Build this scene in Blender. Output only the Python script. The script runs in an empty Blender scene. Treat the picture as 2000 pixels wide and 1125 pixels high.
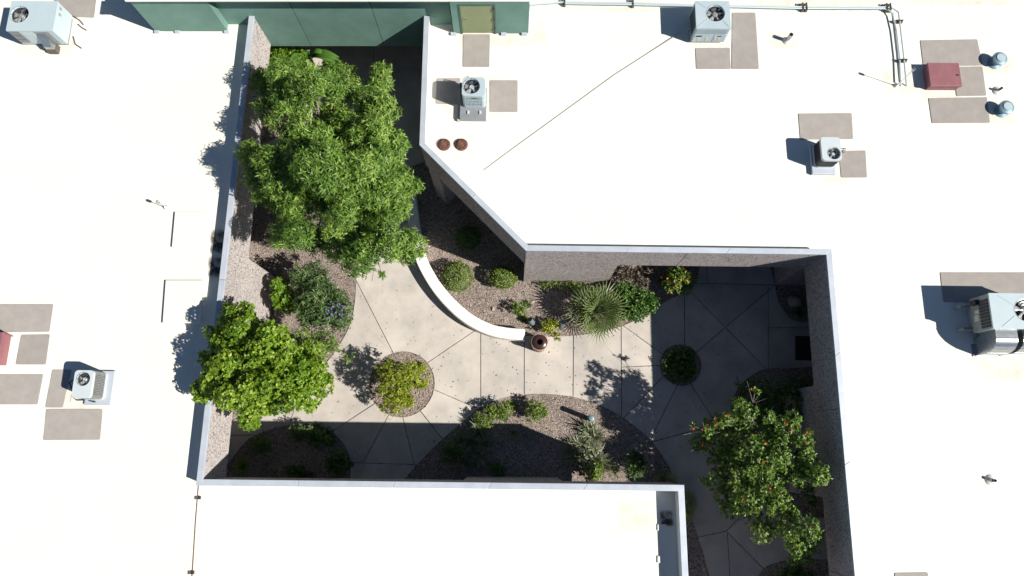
import bpy, bmesh, math, random
import numpy as np
from mathutils import Vector, Matrix
from mathutils.geometry import delaunay_2d_cdt

random.seed(7)
rng = np.random.default_rng(11)
scene = bpy.context.scene
COL = scene.collection

# ------------------------------------------------------------------ camera, sky, sun, exposure
FPX, CAMZ = 1336.0, 27.0                       # focal length in photo pixels (2000 wide), height above the paving
TILT = math.atan(302 / 1336.0)
cam_d = bpy.data.cameras.new('camera'); cam = bpy.data.objects.new('camera', cam_d); COL.objects.link(cam)
cam.location = (0, 0, CAMZ); cam.rotation_euler = (TILT, 0, 0)
cam_d.sensor_width = 36.0; cam_d.lens = 36.0 * FPX / 2000.0; cam_d.clip_end = 2000
scene.camera = cam

SH = (-1.08, 0.43)                             # ground shadow of one metre of height
SUN_EL = math.atan(1 / math.hypot(*SH)); SUN_AZ = math.atan2(-SH[0], -SH[1])
w = bpy.data.worlds.new('World'); scene.world = w; w.use_nodes = True
nt = w.node_tree; bg = nt.nodes['Background']
sky = nt.nodes.new('ShaderNodeTexSky'); sky.sky_type = 'NISHITA'; sky.sun_disc = False
sky.sun_elevation = SUN_EL; sky.sun_rotation = SUN_AZ
sky.altitude = 350; sky.air_density = 0.7; sky.dust_density = 0.2; sky.ozone_density = 2.0
nt.links.new(sky.outputs[0], bg.inputs[0]); bg.inputs[1].default_value = 0.05
sd = bpy.data.lights.new('sun', 'SUN'); sun = bpy.data.objects.new('sun', sd); COL.objects.link(sun)
sd.energy = 5.0; sd.angle = math.radians(0.5); sd.color = (1.0, 0.915, 0.80)
sun.rotation_euler = Vector((SH[0], SH[1], -1)).to_track_quat('-Z', 'Y').to_euler()
sun.location = (20, -8, 30)
scene.view_settings.view_transform = 'Standard'; scene.view_settings.look = 'None'
scene.view_settings.gamma = 1.0; scene.view_settings.exposure = 0.75
scene.view_settings.use_curve_mapping = False

# ------------------------------------------------------------------ helpers
CT, ST = math.cos(TILT), math.sin(TILT)
def at(px, py, z=0.0):
    u = (px - 1000) / FPX; v = -(py - 562.5) / FPX
    d = (u, v * CT + ST, v * ST - CT); k = (z - CAMZ) / d[2]
    return Vector((d[0] * k, d[1] * k, z))
def at2(px, py, z=0.0): p = at(px, py, z); return (p.x, p.y)

ZC, ZF, ZR, ZG = 4.70, 2.85, 4.15, 6.14        # coping top, fascia bottom, roof membrane, upper block top
BROT = -0.0112                                 # the building sits a hair off the camera's axes

def link(name, me, mat, parent=None, loc=None):
    o = bpy.data.objects.new(name, me); COL.objects.link(o)
    if mat is not None and not me.materials:
        for m in (mat if isinstance(mat, (list, tuple)) else [mat]): me.materials.append(m)
    if parent is not None: o.parent = parent
    if loc is not None: o.location = loc
    return o
def tag(o, label, cat, group=None):
    o['label'] = label; o['category'] = cat
    if group: o['group'] = group
    return o
def thing(name, label, cat, loc=(0, 0, 0), rz=0.0, group=None):
    o = bpy.data.objects.new(name, None); COL.objects.link(o)
    o.location = loc; o.rotation_euler = (0, 0, rz); o.empty_display_size = 0.2
    return tag(o, label, cat, group)

class MB:
    def __init__(s): s.v = []; s.f = []
    def add(s, vs, fs):
        b = len(s.v); s.v += [tuple(v) for v in vs]; s.f += [tuple(b + i for i in f) for f in fs]; return s
    def box(s, x0, x1, y0, y1, z0, z1):
        vs = [(x, y, z) for z in (z0, z1) for y in (y0, y1) for x in (x0, x1)]
        return s.add(vs, [(0, 2, 3, 1), (4, 5, 7, 6), (0, 1, 5, 4), (2, 6, 7, 3), (0, 4, 6, 2), (1, 3, 7, 5)])
    def prism(s, poly, z0, z1):
        n = len(poly)
        if sum(poly[i][0] * poly[(i + 1) % n][1] - poly[(i + 1) % n][0] * poly[i][1] for i in range(n)) < 0: poly = poly[::-1]
        return s.add([(p[0], p[1], z0) for p in poly] + [(p[0], p[1], z1) for p in poly],
                     [tuple(range(n - 1, -1, -1)), tuple(range(n, 2 * n))] + [(i, (i + 1) % n, n + (i + 1) % n, n + i) for i in range(n)])
    def tube(s, pts, r, n=8, caps=True):
        pts = [Vector(p) for p in pts]; rs = r if isinstance(r, (list, tuple)) else [r] * len(pts)
        vs = []; ref = Vector((0, 0, 1)); side = None
        for i, p in enumerate(pts):
            t = (pts[min(i + 1, len(pts) - 1)] - pts[max(i - 1, 0)]).normalized()
            if side is None:
                a = ref if abs(t.z) < 0.9 else Vector((1, 0, 0)); side = t.cross(a).normalized()
            side = (side - t * side.dot(t)).normalized(); up = side.cross(t)
            for k in range(n):
                q = 2 * math.pi * k / n; vs.append(p + (side * math.cos(q) + up * math.sin(q)) * rs[i])
        fs = [(i * n + k, i * n + (k + 1) % n, (i + 1) * n + (k + 1) % n, (i + 1) * n + k) for i in range(len(pts) - 1) for k in range(n)]
        if caps: fs += [tuple(range(n - 1, -1, -1)), tuple(range((len(pts) - 1) * n, len(pts) * n))]
        return s.add(vs, fs)
    def lathe(s, prof, n=24, c=(0, 0, 0), close=True):
        vs = []
        for r, z in prof:
            for k in range(n):
                a = 2 * math.pi * k / n; vs.append((c[0] + r * math.cos(a), c[1] + r * math.sin(a), c[2] + z))
        fs = [(i * n + k, i * n + (k + 1) % n, (i + 1) * n + (k + 1) % n, (i + 1) * n + k) for i in range(len(prof) - 1) for k in range(n)]
        if close: fs += [tuple(range(n - 1, -1, -1)), tuple(range((len(prof) - 1) * n, len(prof) * n))]
        return s.add(vs, fs)
    def build(s, name, mat, parent=None, loc=None, smooth=False, bevel=0.0):
        me = bpy.data.meshes.new(name); me.from_pydata(s.v, [], s.f)
        bm = bmesh.new(); bm.from_mesh(me)
        bmesh.ops.recalc_face_normals(bm, faces=bm.faces)
        if bevel > 0:
            es = [e for e in bm.edges if len(e.link_faces) == 2 and e.calc_face_angle(0) > 0.5]
            bmesh.ops.bevel(bm, geom=es, offset=bevel, segments=2, profile=0.5, affect='EDGES', clamp_overlap=True)
        bm.to_mesh(me); bm.free()
        if smooth:
            me.polygons.foreach_set('use_smooth', [True] * len(me.polygons))
            me.set_sharp_from_angle(angle=math.radians(40))
        return link(name, me, mat, parent, loc)

def round_rect(w_, d_, r, n=6, cx=0, cy=0):
    pts = []
    for (sx, sy, a0) in ((1, -1, -90), (1, 1, 0), (-1, 1, 90), (-1, -1, 180)):
        for k in range(n + 1):
            a = math.radians(a0 + 90 * k / n)
            pts.append((cx + sx * (w_ / 2 - r) + r * math.cos(a), cy + sy * (d_ / 2 - r) + r * math.sin(a)))
    return pts
def round_poly(poly, r, n=4):
    out = []; m = len(poly)
    for i in range(m):
        p, a, b = Vector(poly[i]), Vector(poly[i - 1]), Vector(poly[(i + 1) % m])
        p0 = p + (a - p).normalized() * r; p1 = p + (b - p).normalized() * r
        for k in range(n + 1):
            t = k / n; out.append(tuple(p0 * (1 - t) ** 2 + p * 2 * t * (1 - t) + p1 * t * t))
    return out
def offset_chain(ch, d):                        # to the left of the walking direction; mitred
    out = []
    for i, p in enumerate(ch):
        p = Vector(p); ns = []
        if i > 0: t = (p - Vector(ch[i - 1])).normalized(); ns.append(Vector((-t.y, t.x)))
        if i < len(ch) - 1: t = (Vector(ch[i + 1]) - p).normalized(); ns.append(Vector((-t.y, t.x)))
        n = sum(ns, Vector((0, 0))).normalized()
        out.append(tuple(p + n * (d / n.dot(ns[0]))))
    return out
def inside(p, poly):
    x, y = p; c = False; n = len(poly)
    for i in range(n):
        x0, y0 = poly[i]; x1, y1 = poly[i - 1]
        if (y0 > y) != (y1 > y) and x < (x1 - x0) * (y - y0) / (y1 - y0) + x0: c = not c
    return c

# ------------------------------------------------------------------ materials
def mat(name, col, rough=0.7, metal=0.0, noise=None, col2=None, bump=None, spec=0.4, obj_var=0.0, coord='Object', detail=4):
    m = bpy.data.materials.new(name); m.use_nodes = True; t = m.node_tree; N = t.nodes; L = t.links
    p = N['Principled BSDF']; p.inputs['Roughness'].default_value = rough; p.inputs['Metallic'].default_value = metal
    p.inputs['Specular IOR Level'].default_value = spec
    p.inputs['Base Color'].default_value = (*col, 1)
    tc = N.new('ShaderNodeTexCoord'); last = None
    if noise:
        nz = N.new('ShaderNodeTexNoise'); nz.inputs['Scale'].default_value = noise; nz.inputs['Detail'].default_value = detail
        nz.inputs['Roughness'].default_value = 0.6
        L.new(tc.outputs[coord], nz.inputs['Vector'])
        r = N.new('ShaderNodeValToRGB'); r.color_ramp.elements[0].position = 0.33; r.color_ramp.elements[1].position = 0.67
        r.color_ramp.elements[0].color = (*col2, 1); r.color_ramp.elements[1].color = (*col, 1)
        L.new(nz.outputs['Fac'], r.inputs['Fac']); last = r.outputs['Color']
    if obj_var:
        oi = N.new('ShaderNodeObjectInfo'); mr = N.new('ShaderNodeMapRange')
        mr.inputs['To Min'].default_value = 1 - obj_var; mr.inputs['To Max'].default_value = 1 + obj_var
        L.new(oi.outputs['Random'], mr.inputs['Value'])
        mx = N.new('ShaderNodeVectorMath'); mx.operation = 'SCALE'
        if last: L.new(last, mx.inputs[0])
        else: mx.inputs[0].default_value = col
        L.new(mr.outputs[0], mx.inputs['Scale']); last = mx.outputs[0]
    if last: L.new(last, p.inputs['Base Color'])
    if bump:
        b2 = N.new('ShaderNodeTexNoise'); b2.inputs['Scale'].default_value = bump[0]; b2.inputs['Detail'].default_value = 3
        L.new(tc.outputs[coord], b2.inputs['Vector'])
        bn = N.new('ShaderNodeBump'); bn.inputs['Strength'].default_value = bump[1]; bn.inputs['Distance'].default_value = bump[2]
        L.new(b2.outputs['Fac'], bn.inputs['Height']); L.new(bn.outputs[0], p.inputs['Normal'])
    m['last'] = 1
    return m

def speckle_mat(name, cols, scale, rough=0.9, bump=0.6, dist=0.02, big=None):
    """stones / exposed aggregate: voronoi cells, each its own tone"""
    m = bpy.data.materials.new(name); m.use_nodes = True; t = m.node_tree; N = t.nodes; L = t.links
    p = N['Principled BSDF']; p.inputs['Roughness'].default_value = rough; p.inputs['Specular IOR Level'].default_value = 0.25
    tc = N.new('ShaderNodeTexCoord')
    vo = N.new('ShaderNodeTexVoronoi'); vo.inputs['Scale'].default_value = scale; L.new(tc.outputs['Object'], vo.inputs['Vector'])
    sp = N.new('ShaderNodeSeparateColor'); L.new(vo.outputs['Color'], sp.inputs[0])
    r = N.new('ShaderNodeValToRGB'); e = r.color_ramp.elements
    while len(e) < len(cols): e.new(0.5)
    for i, cc in enumerate(cols): e[i].position = i / (len(cols) - 1); e[i].color = (*cc, 1)
    L.new(sp.outputs[0], r.inputs['Fac']); last = r.outputs['Color']
    if big:
        nz = N.new('ShaderNodeTexNoise'); nz.inputs['Scale'].default_value = big[0]; nz.inputs['Detail'].default_value = 5; L.new(tc.outputs['Object'], nz.inputs['Vector'])
        mr = N.new('ShaderNodeMapRange'); mr.inputs['From Min'].default_value = 0.3; mr.inputs['From Max'].default_value = 0.7
        mr.inputs['To Min'].default_value = 1 - big[1]; mr.inputs['To Max'].default_value = 1 + big[1]; L.new(nz.outputs['Fac'], mr.inputs['Value'])
        mx = N.new('ShaderNodeVectorMath'); mx.operation = 'SCALE'; L.new(last, mx.inputs[0]); L.new(mr.outputs[0], mx.inputs['Scale']); last = mx.outputs[0]
    L.new(last, p.inputs['Base Color'])
    bn = N.new('ShaderNodeBump'); bn.inputs['Strength'].default_value = bump; bn.inputs['Distance'].default_value = dist; bn.invert = True
    L.new(vo.outputs['Distance'], bn.inputs['Height']); L.new(bn.outputs[0], p.inputs['Normal'])
    return m

def leaf_mat(name, c_dark, c_mid, c_light, trans=0.3, rough=0.42):
    m = bpy.data.materials.new(name); m.use_nodes = True; t = m.node_tree; N = t.nodes; L = t.links
    p = N['Principled BSDF']; p.inputs['Roughness'].default_value = rough; p.inputs['Specular IOR Level'].default_value = 0.45
    a = N.new('ShaderNodeAttribute'); a.attribute_name = 'tone'
    r = N.new('ShaderNodeValToRGB'); e = r.color_ramp.elements; e.new(0.5)
    for i, (pos, cc) in enumerate(((0.0, c_dark), (0.5, c_mid), (1.0, c_light))): e[i].position = pos; e[i].color = (*cc, 1)
    L.new(a.outputs['Fac'], r.inputs['Fac']); L.new(r.outputs[0], p.inputs['Base Color'])
    tr = N.new('ShaderNodeBsdfTranslucent'); hs = N.new('ShaderNodeHueSaturation'); hs.inputs['Value'].default_value = 1.5; hs.inputs['Hue'].default_value = 0.485
    L.new(r.outputs[0], hs.inputs['Color']); L.new(hs.outputs[0], tr.inputs['Color'])
    mx = N.new('ShaderNodeMixShader'); mx.inputs[0].default_value = trans
    out = N['Material Output']; L.new(p.outputs[0], mx.inputs[1]); L.new(tr.outputs[0], mx.inputs[2]); L.new(mx.outputs[0], out.inputs['Surface'])
    return m

def stain_mat(name, base, stain, scale=3.0, amount=0.55):
    """dirt with ragged edges that fades into the membrane at the sheet's rim"""
    m = bpy.data.materials.new(name); m.use_nodes = True; t = m.node_tree; N = t.nodes; L = t.links
    p = N['Principled BSDF']; p.inputs['Roughness'].default_value = 0.85; p.inputs['Specular IOR Level'].default_value = 0.2
    tc = N.new('ShaderNodeTexCoord'); nz = N.new('ShaderNodeTexNoise'); nz.inputs['Scale'].default_value = scale; nz.inputs['Detail'].default_value = 8; nz.inputs['Roughness'].default_value = 0.7
    L.new(tc.outputs['Object'], nz.inputs['Vector'])
    s = N.new('ShaderNodeSeparateXYZ'); L.new(tc.outputs['Generated'], s.inputs[0])
    def edge(sock):
        a = N.new('ShaderNodeMath'); a.operation = 'SUBTRACT'; L.new(sock, a.inputs[0]); a.inputs[1].default_value = 0.5
        b = N.new('ShaderNodeMath'); b.operation = 'ABSOLUTE'; L.new(a.outputs[0], b.inputs[0])
        c = N.new('ShaderNodeMapRange'); c.inputs['From Min'].default_value = 0.5; c.inputs['From Max'].default_value = 0.3; L.new(b.outputs[0], c.inputs['Value']); return c.outputs[0]
    mu = N.new('ShaderNodeMath'); mu.operation = 'MULTIPLY'; L.new(edge(s.outputs['X']), mu.inputs[0]); L.new(edge(s.outputs['Y']), mu.inputs[1])
    nr = N.new('ShaderNodeMapRange'); nr.inputs['From Min'].default_value = 0.35; nr.inputs['From Max'].default_value = 0.65; L.new(nz.outputs['Fac'], nr.inputs['Value'])
    m2 = N.new('ShaderNodeMath'); m2.operation = 'MULTIPLY'; L.new(mu.outputs[0], m2.inputs[0]); L.new(nr.outputs[0], m2.inputs[1])
    m3 = N.new('ShaderNodeMath'); m3.operation = 'MULTIPLY'; L.new(m2.outputs[0], m3.inputs[0]); m3.inputs[1].default_value = amount
    p.inputs['Base Color'].default_value = (*stain, 1); L.new(m3.outputs[0], p.inputs['Alpha'])
    return m

ROOFC = (0.68, 0.69, 0.63)
M = dict(
    roof=mat('roof_membrane', ROOFC, 0.75, noise=0.35, col2=(0.65, 0.66, 0.60), bump=(6, 0.15, 0.01), detail=8, spec=0.25),
    flash=mat('parapet_flashing', (0.72, 0.70, 0.66), 0.7, noise=2, col2=(0.62, 0.6, 0.56)),
    stain=stain_mat('roof_dirt', ROOFC, (0.42, 0.36, 0.335), 2.2, 0.2),
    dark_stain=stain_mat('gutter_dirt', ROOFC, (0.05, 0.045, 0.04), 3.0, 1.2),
    fascia=speckle_mat('aggregate_fascia', [(0.09, 0.082, 0.085), (0.29, 0.272, 0.275), (0.37, 0.348, 0.35), (0.42, 0.395, 0.395), (0.50, 0.47, 0.47)], 30, bump=0.7, dist=0.015, big=(0.6, 0.08)),
    soffit=mat('soffit', (0.45, 0.42, 0.4), 0.8, noise=2, col2=(0.38, 0.36, 0.34)),
    wall=mat('stucco_wall', (0.36, 0.32, 0.29), 0.85, noise=3, col2=(0.3, 0.27, 0.25), bump=(60, 0.3, 0.01)),
    coping=mat('coping_metal', (0.46, 0.52, 0.60), 0.45, 0.2, noise=2.2, col2=(0.39, 0.445, 0.52), spec=0.5, obj_var=0.04),
    coping_w=mat('white_coping', (0.72, 0.77, 0.72), 0.5, 0.0, noise=1.5, col2=(0.64, 0.7, 0.66)),
    green=mat('green_stucco', (0.128, 0.24, 0.212), 0.85, noise=1.3, col2=(0.098, 0.193, 0.17), bump=(40, 0.4, 0.008), obj_var=0.05, detail=8),
    green_door=mat('door_paint', (0.235, 0.27, 0.155), 0.5, noise=1.5, col2=(0.20, 0.24, 0.14)),
    green_dark=mat('door_frame_paint', (0.05, 0.11, 0.095), 0.5),
    concrete=mat('concrete', (0.475, 0.45, 0.42), 0.85, noise=0.9, col2=(0.335, 0.325, 0.312), bump=(90, 0.25, 0.004), obj_var=0.07, detail=10),
    gravel=speckle_mat('gravel', [(0.06, 0.052, 0.05), (0.185, 0.155, 0.14), (0.285, 0.24, 0.218), (0.235, 0.20, 0.182), (0.47, 0.415, 0.38)], 30, bump=1.0, dist=0.03, big=(0.8, 0.15)),
    stone=mat('pebble', (0.34, 0.285, 0.25), 0.9, noise=40, col2=(0.16, 0.132, 0.115)),
    boulder=mat('boulder', (0.42, 0.38, 0.34), 0.9, noise=6, col2=(0.28, 0.25, 0.22), bump=(12, 0.8, 0.03)),
    seat=mat('white_plaster', (0.76, 0.765, 0.74), 0.8, noise=3.0, col2=(0.63, 0.63, 0.605), bump=(50, 0.15, 0.005)),
    pad=None,
    ac_blue=mat('pale_blue_enamel', (0.37, 0.46, 0.51), 0.45, noise=1.5, col2=(0.33, 0.425, 0.475), spec=0.5),
    ac_pale=mat('pale_enamel', (0.47, 0.54, 0.575), 0.45, noise=1.5, col2=(0.43, 0.50, 0.54), spec=0.5),
    ac_white=mat('white_enamel', (0.385, 0.48, 0.53), 0.45, noise=1.5, col2=(0.35, 0.445, 0.495), spec=0.5),
    ac_grey=mat('grey_enamel', (0.24, 0.255, 0.26), 0.5, noise=2, col2=(0.20, 0.215, 0.22)),
    black=mat('black_plastic', (0.015, 0.016, 0.018), 0.5),
    dark=mat('dark_metal', (0.045, 0.048, 0.055), 0.5, 0.3),
    coil=mat('coil_fins', (0.06, 0.065, 0.07), 0.5, 0.4),
    steel=mat('galvanised_steel', (0.42, 0.45, 0.48), 0.26, 0.9, noise=6, col2=(0.34, 0.365, 0.39)),
    curb=mat('curb_metal', (0.26, 0.29, 0.33), 0.5, 0.3, noise=3, col2=(0.22, 0.25, 0.28)),
    pipe=mat('painted_pipe', (0.50, 0.60, 0.63), 0.4, 0.3),
    vent=mat('vent_cap', (0.16, 0.255, 0.33), 0.5, 0.2, noise=5, col2=(0.13, 0.22, 0.29)),
    red=mat('maroon_paint', (0.245, 0.105, 0.12), 0.55, noise=2.2, col2=(0.20, 0.085, 0.10)),
    rust=mat('rusty_iron', (0.20, 0.10, 0.075), 0.9, noise=14, col2=(0.06, 0.028, 0.024)),
    paper=mat('label_sticker', (0.65, 0.62, 0.5), 0.6, noise=30, col2=(0.35, 0.33, 0.28)),
    wood=mat('support_block', (0.10, 0.085, 0.075), 0.9),
    bin=mat('brown_enamel', (0.045, 0.022, 0.022), 0.28, 0.1, spec=0.6),
    bin_body=speckle_mat('bin_aggregate', [(0.2, 0.12, 0.09), (0.36, 0.25, 0.2), (0.5, 0.4, 0.33)], 45, bump=0.6, dist=0.01),
    bollard=mat('bollard_metal', (0.16, 0.22, 0.25), 0.5, 0.3),
    glass=mat('dark_window', (0.02, 0.025, 0.03), 0.08, 0.0, spec=0.6),
    mat_=mat('rubber_mat', (0.02, 0.02, 0.022), 0.9),
    bark=mat('grey_bark', (0.30, 0.27, 0.24), 0.9, noise=8, col2=(0.2, 0.175, 0.15)),
    bark_d=mat('brown_bark', (0.14, 0.105, 0.08), 0.9, noise=8, col2=(0.09, 0.07, 0.05)),
    tip=mat('red_petals', (0.60, 0.15, 0.085), 0.6),
    orange=mat('orange_petals', (0.66, 0.27, 0.03), 0.6),
    purple=mat('purple_petals', (0.16, 0.14, 0.42), 0.6),
)
def pad_mat():
    m = mat('ribbed_pad', (0.315, 0.302, 0.29), 0.9, noise=2.6, col2=(0.272, 0.26, 0.25), obj_var=0.06, detail=8, spec=0.2)
    t = m.node_tree; N = t.nodes; L = t.links
    tc = N.new('ShaderNodeTexCoord'); wv = N.new('ShaderNodeTexWave'); wv.inputs['Scale'].default_value = 9; wv.inputs['Distortion'].default_value = 0.3
    wv.bands_direction = 'X'; L.new(tc.outputs['Object'], wv.inputs['Vector'])
    bn = N.new('ShaderNodeBump'); bn.inputs['Strength'].default_value = 0.35; bn.inputs['Distance'].default_value = 0.008
    L.new(wv.outputs['Fac'], bn.inputs['Height']); L.new(bn.outputs[0], N['Principled BSDF'].inputs['Normal'])
    return m
M['pad'] = pad_mat()
LM = dict(
    ash=leaf_mat('ash_leaf', (0.055, 0.13, 0.020), (0.14, 0.26, 0.040), (0.31, 0.44, 0.10), 0.36),
    citrus=leaf_mat('bright_leaf', (0.065, 0.145, 0.010), (0.15, 0.275, 0.017), (0.30, 0.40, 0.05), 0.36),
    sage=leaf_mat('dark_leaf', (0.032, 0.075, 0.024), (0.068, 0.13, 0.040), (0.14, 0.21, 0.075), 0.28),
    lime=leaf_mat('lime_leaf', (0.07, 0.15, 0.01), (0.12, 0.24, 0.015), (0.18, 0.31, 0.03), 0.35),
    yellow=leaf_mat('yellow_green_leaf', (0.10, 0.15, 0.010), (0.21, 0.28, 0.018), (0.38, 0.42, 0.05), 0.33),
    pome=leaf_mat('glossy_leaf', (0.05, 0.12, 0.018), (0.12, 0.23, 0.036), (0.27, 0.38, 0.09), 0.33, 0.35),
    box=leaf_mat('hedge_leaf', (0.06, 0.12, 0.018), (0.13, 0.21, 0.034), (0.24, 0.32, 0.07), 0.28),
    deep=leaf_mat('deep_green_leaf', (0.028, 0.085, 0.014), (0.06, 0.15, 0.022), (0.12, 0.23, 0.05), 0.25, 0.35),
    palm=leaf_mat('palm_leaf', (0.07, 0.11, 0.035), (0.13, 0.185, 0.065), (0.25, 0.32, 0.13), 0.2),
    yucca=leaf_mat('yucca_leaf', (0.085, 0.11, 0.065), (0.16, 0.19, 0.115), (0.30, 0.33, 0.21), 0.1),
    plum=leaf_mat('plum_leaf', (0.05, 0.035, 0.03), (0.08, 0.062, 0.05), (0.13, 0.11, 0.085), 0.15),
    grass=leaf_mat('grass_leaf', (0.07, 0.10, 0.04), (0.13, 0.165, 0.075), (0.22, 0.25, 0.13), 0.2),
)

# ------------------------------------------------------------------ the building round the courtyard
def line_ext(a, b, y): t = (y - a[1]) / (b[1] - a[1]); return (a[0] + (b[0] - a[0]) * t, y)
A = at2(494, 52, ZC); B = at2(396, 936, ZC); C = at2(1336, 947, ZC); C2 = at2(1344.5, 1125, ZC)
D_ = at2(1669.5, 1125, ZC); E_ = at2(1614, 497, ZC); F_ = at2(1027, 489.5, ZC); G_ = at2(819, 283, ZC); H_ = at2(827.5, 50, ZC)
YG = 15.30                                      # plane of the green wall over the courtyard
YS = -11.0                                      # everything runs on south of the picture
A = line_ext(B, A, YG - 0.01); H_ = line_ext(G_, H_, YG - 0.01); C2 = line_ext(C, C2, YS); D_ = line_ext(E_, D_, YS)

# ground first: one sheet to the horizon
gm = MB().box(-400, 400, -400, 400, -0.5, 0.0).build('ground', M['gravel']); gm['kind'] = 'structure'

def panels_along(p, q, cuts):
    ts = [0.0] + sorted(cuts) + [1.0]; return list(zip(ts[:-1], ts[1:]))
def lerp2(a, b, t): return (a[0] + (b[0] - a[0]) * t, a[1] + (b[1] - a[1]) * t)

def wing(root, chain, roof_poly, cuts={}, end_open=True):
    """chain walks along the courtyard edge with the building on its LEFT"""
    mb = MB().prism(roof_poly, ZR - 0.25, ZR); rf = mb.build('roof', M['roof'], root)
    cout = chain; cin = offset_chain(chain, 0.195)
    fo = offset_chain(chain, 0.025); fi = offset_chain(chain, 0.125); pi_ = offset_chain(chain, 0.175)
    so = offset_chain(chain, 0.127); si = offset_chain(chain, 1.6); si2 = offset_chain(chain, 1.85)
    for i in range(len(chain) - 1):
        Ln = math.dist(chain[i], chain[i + 1]); n = max(1, round(Ln / 3.3))
        g = 0.007 / Ln
        for k in range(n):
            t0, t1 = k / n + (g if k else 0), (k + 1) / n - (g if k < n - 1 else 0)
            q = [lerp2(cout[i], cout[i + 1], t0), lerp2(cout[i], cout[i + 1], t1), lerp2(cin[i], cin[i + 1], t1), lerp2(cin[i], cin[i + 1], t0)]
            m_ = MB().prism(q, ZC - 0.09, ZC)
            m_.build('coping', M['coping'], root, bevel=0.006)
        for (t0, t1) in panels_along(chain[i], chain[i + 1], cuts.get(i, [])):
            a0 = t0 + (0.012 / Ln if t0 > 0 else 0); a1 = t1 - (0.012 / Ln if t1 < 1 else 0)
            q = [lerp2(fo[i], fo[i + 1], a0), lerp2(fo[i], fo[i + 1], a1), lerp2(fi[i], fi[i + 1], a1), lerp2(fi[i], fi[i + 1], a0)]
            MB().prism(q, ZF, ZC - 0.088).build('fascia_panel', M['fascia'], root)
        q = [fi[i], fi[i + 1], pi_[i + 1], pi_[i]]
        MB().prism(q, ZR - 0.4, ZC - 0.087).build('parapet', M['flash'], root)
        q = [so[i], so[i + 1], si[i + 1], si[i]]
        MB().prism(q, ZF + 0.02, ZF + 0.1).build('soffit', M['soffit'], root)
        q = [si[i], si[i + 1], si2[i + 1], si2[i]]
        MB().prism(q, -0.05, ZF + 0.3).build('wall', M['wall'], root)
        nw = int(Ln // 2.2)                      # windows on the recessed wall under the eaves
        for k in range(nw):
            c = (k + 0.5) / nw; h = 0.75 / Ln
            wo = offset_chain(chain, 1.57)
            q = [lerp2(wo[i], wo[i + 1], c - h), lerp2(wo[i], wo[i + 1], c + h), lerp2(si2[i], si2[i + 1], c + h), lerp2(si2[i], si2[i + 1], c - h)]
            MB().prism(q, 0.75, 2.3).build('window', M['glass'], root)
    return rf
def pier(root, a, b, depth, z1=ZF + 0.01):
    """full-height piece of wall from a to b along the courtyard edge, building on the left"""
    o1 = offset_chain([a, b], 0.026); o2 = offset_chain([a, b], depth)
    MB().prism([o1[0], o1[1], o2[1], o2[0]], -0.05, z1).build('pier', M['fascia'], root)

BIG = 27.0
west = thing('building_wing', 'flat white roofed wing with leaf shadows along its parapet and two low square slabs', 'building')
seam_s = line_ext(at2(388, 946, ZR), at2(375, 1125, ZR), YS)
tBA = (Vector(B) - Vector(A)).normalized(); BX = tuple(Vector(B) + tBA * 0.195)   # the cap runs past the inner corner
wch = [BX, A]                                    # walking north: building on the left
rfW = wing(west, wch, [(A[0] - 0.13, 26), (A[0] - 0.13, YG), (B[0] - 0.15, B[1]), seam_s, (-BIG, YS), (-BIG, 26)])
def on_line(p, q, y): return line_ext(p, q, y)
pa = on_line(B, A, at2(540, 700, 0)[1]); pb = on_line(B, A, at2(540, 541, 0)[1])
pier(west, pa, pb, 0.9)

ne = thing('building_wing', 'large white roofed L shaped wing with slanted corner carrying most of the rooftop equipment', 'building')
nch = [D_, E_, F_, G_, H_][::-1]                 # H->G->F->E->D: courtyard on the right, building on the left
tcut = (at2(1345, 494, ZC)[0] - F_[0]) / (E_[0] - F_[0])
rfN = wing(ne, nch, [(H_[0] + 0.13, 26), (H_[0] + 0.13, YG), (G_[0] + 0.14, G_[1] + 0.06), (F_[0] + 0.06, F_[1] + 0.14),
                     (E_[0] + 0.14, E_[1] + 0.14), (D_[0] + 0.14, YS), (BIG, YS), (BIG, 26)], cuts={2: [tcut], 3: [0.3, 0.6], 1: [0.5]})
pw = lerp2(F_, E_, (at2(1186, 545, 0)[0] - F_[0]) / (E_[0] - F_[0]))
pier(ne, F_, pw, 0.5)
q0 = lerp2(G_, F_, 0.02); q1 = lerp2(G_, F_, 0.14); pier(ne, q0, q1, 0.5)
MB().box(E_[0] + 0.03, E_[0] + 1.25, E_[1] + 0.03, E_[1] + 1.4, -0.05, ZF + 0.015).build('pier', M['fascia'], ne)
pier(ne, on_line(E_, D_, at2(1540, 765, 0)[1]), on_line(E_, D_, at2(1560, 960, 0)[1]), 0.6)

south = thing('building_wing', 'narrow white roofed wing bounded by a thin conduit and a shaded gutter strip', 'building')
sch = [B, C, C2][::-1]                            # C2 -> C -> B, building on the left
rfS = wing(south, sch, [seam_s, (B[0] - 0.15, B[1]), (B[0] + 0.2, B[1] - 0.15), (C[0] - 0.14, C[1] - 0.14), (C2[0] - 0.14, YS)])
pier(south, lerp2(C, B, (C[0] - at2(1092, 938, 1)[0]) / (C[0] - B[0])), lerp2(C, B, (C[0] - at2(912, 936, 1)[0]) / (C[0] - B[0])), 0.5)

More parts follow.
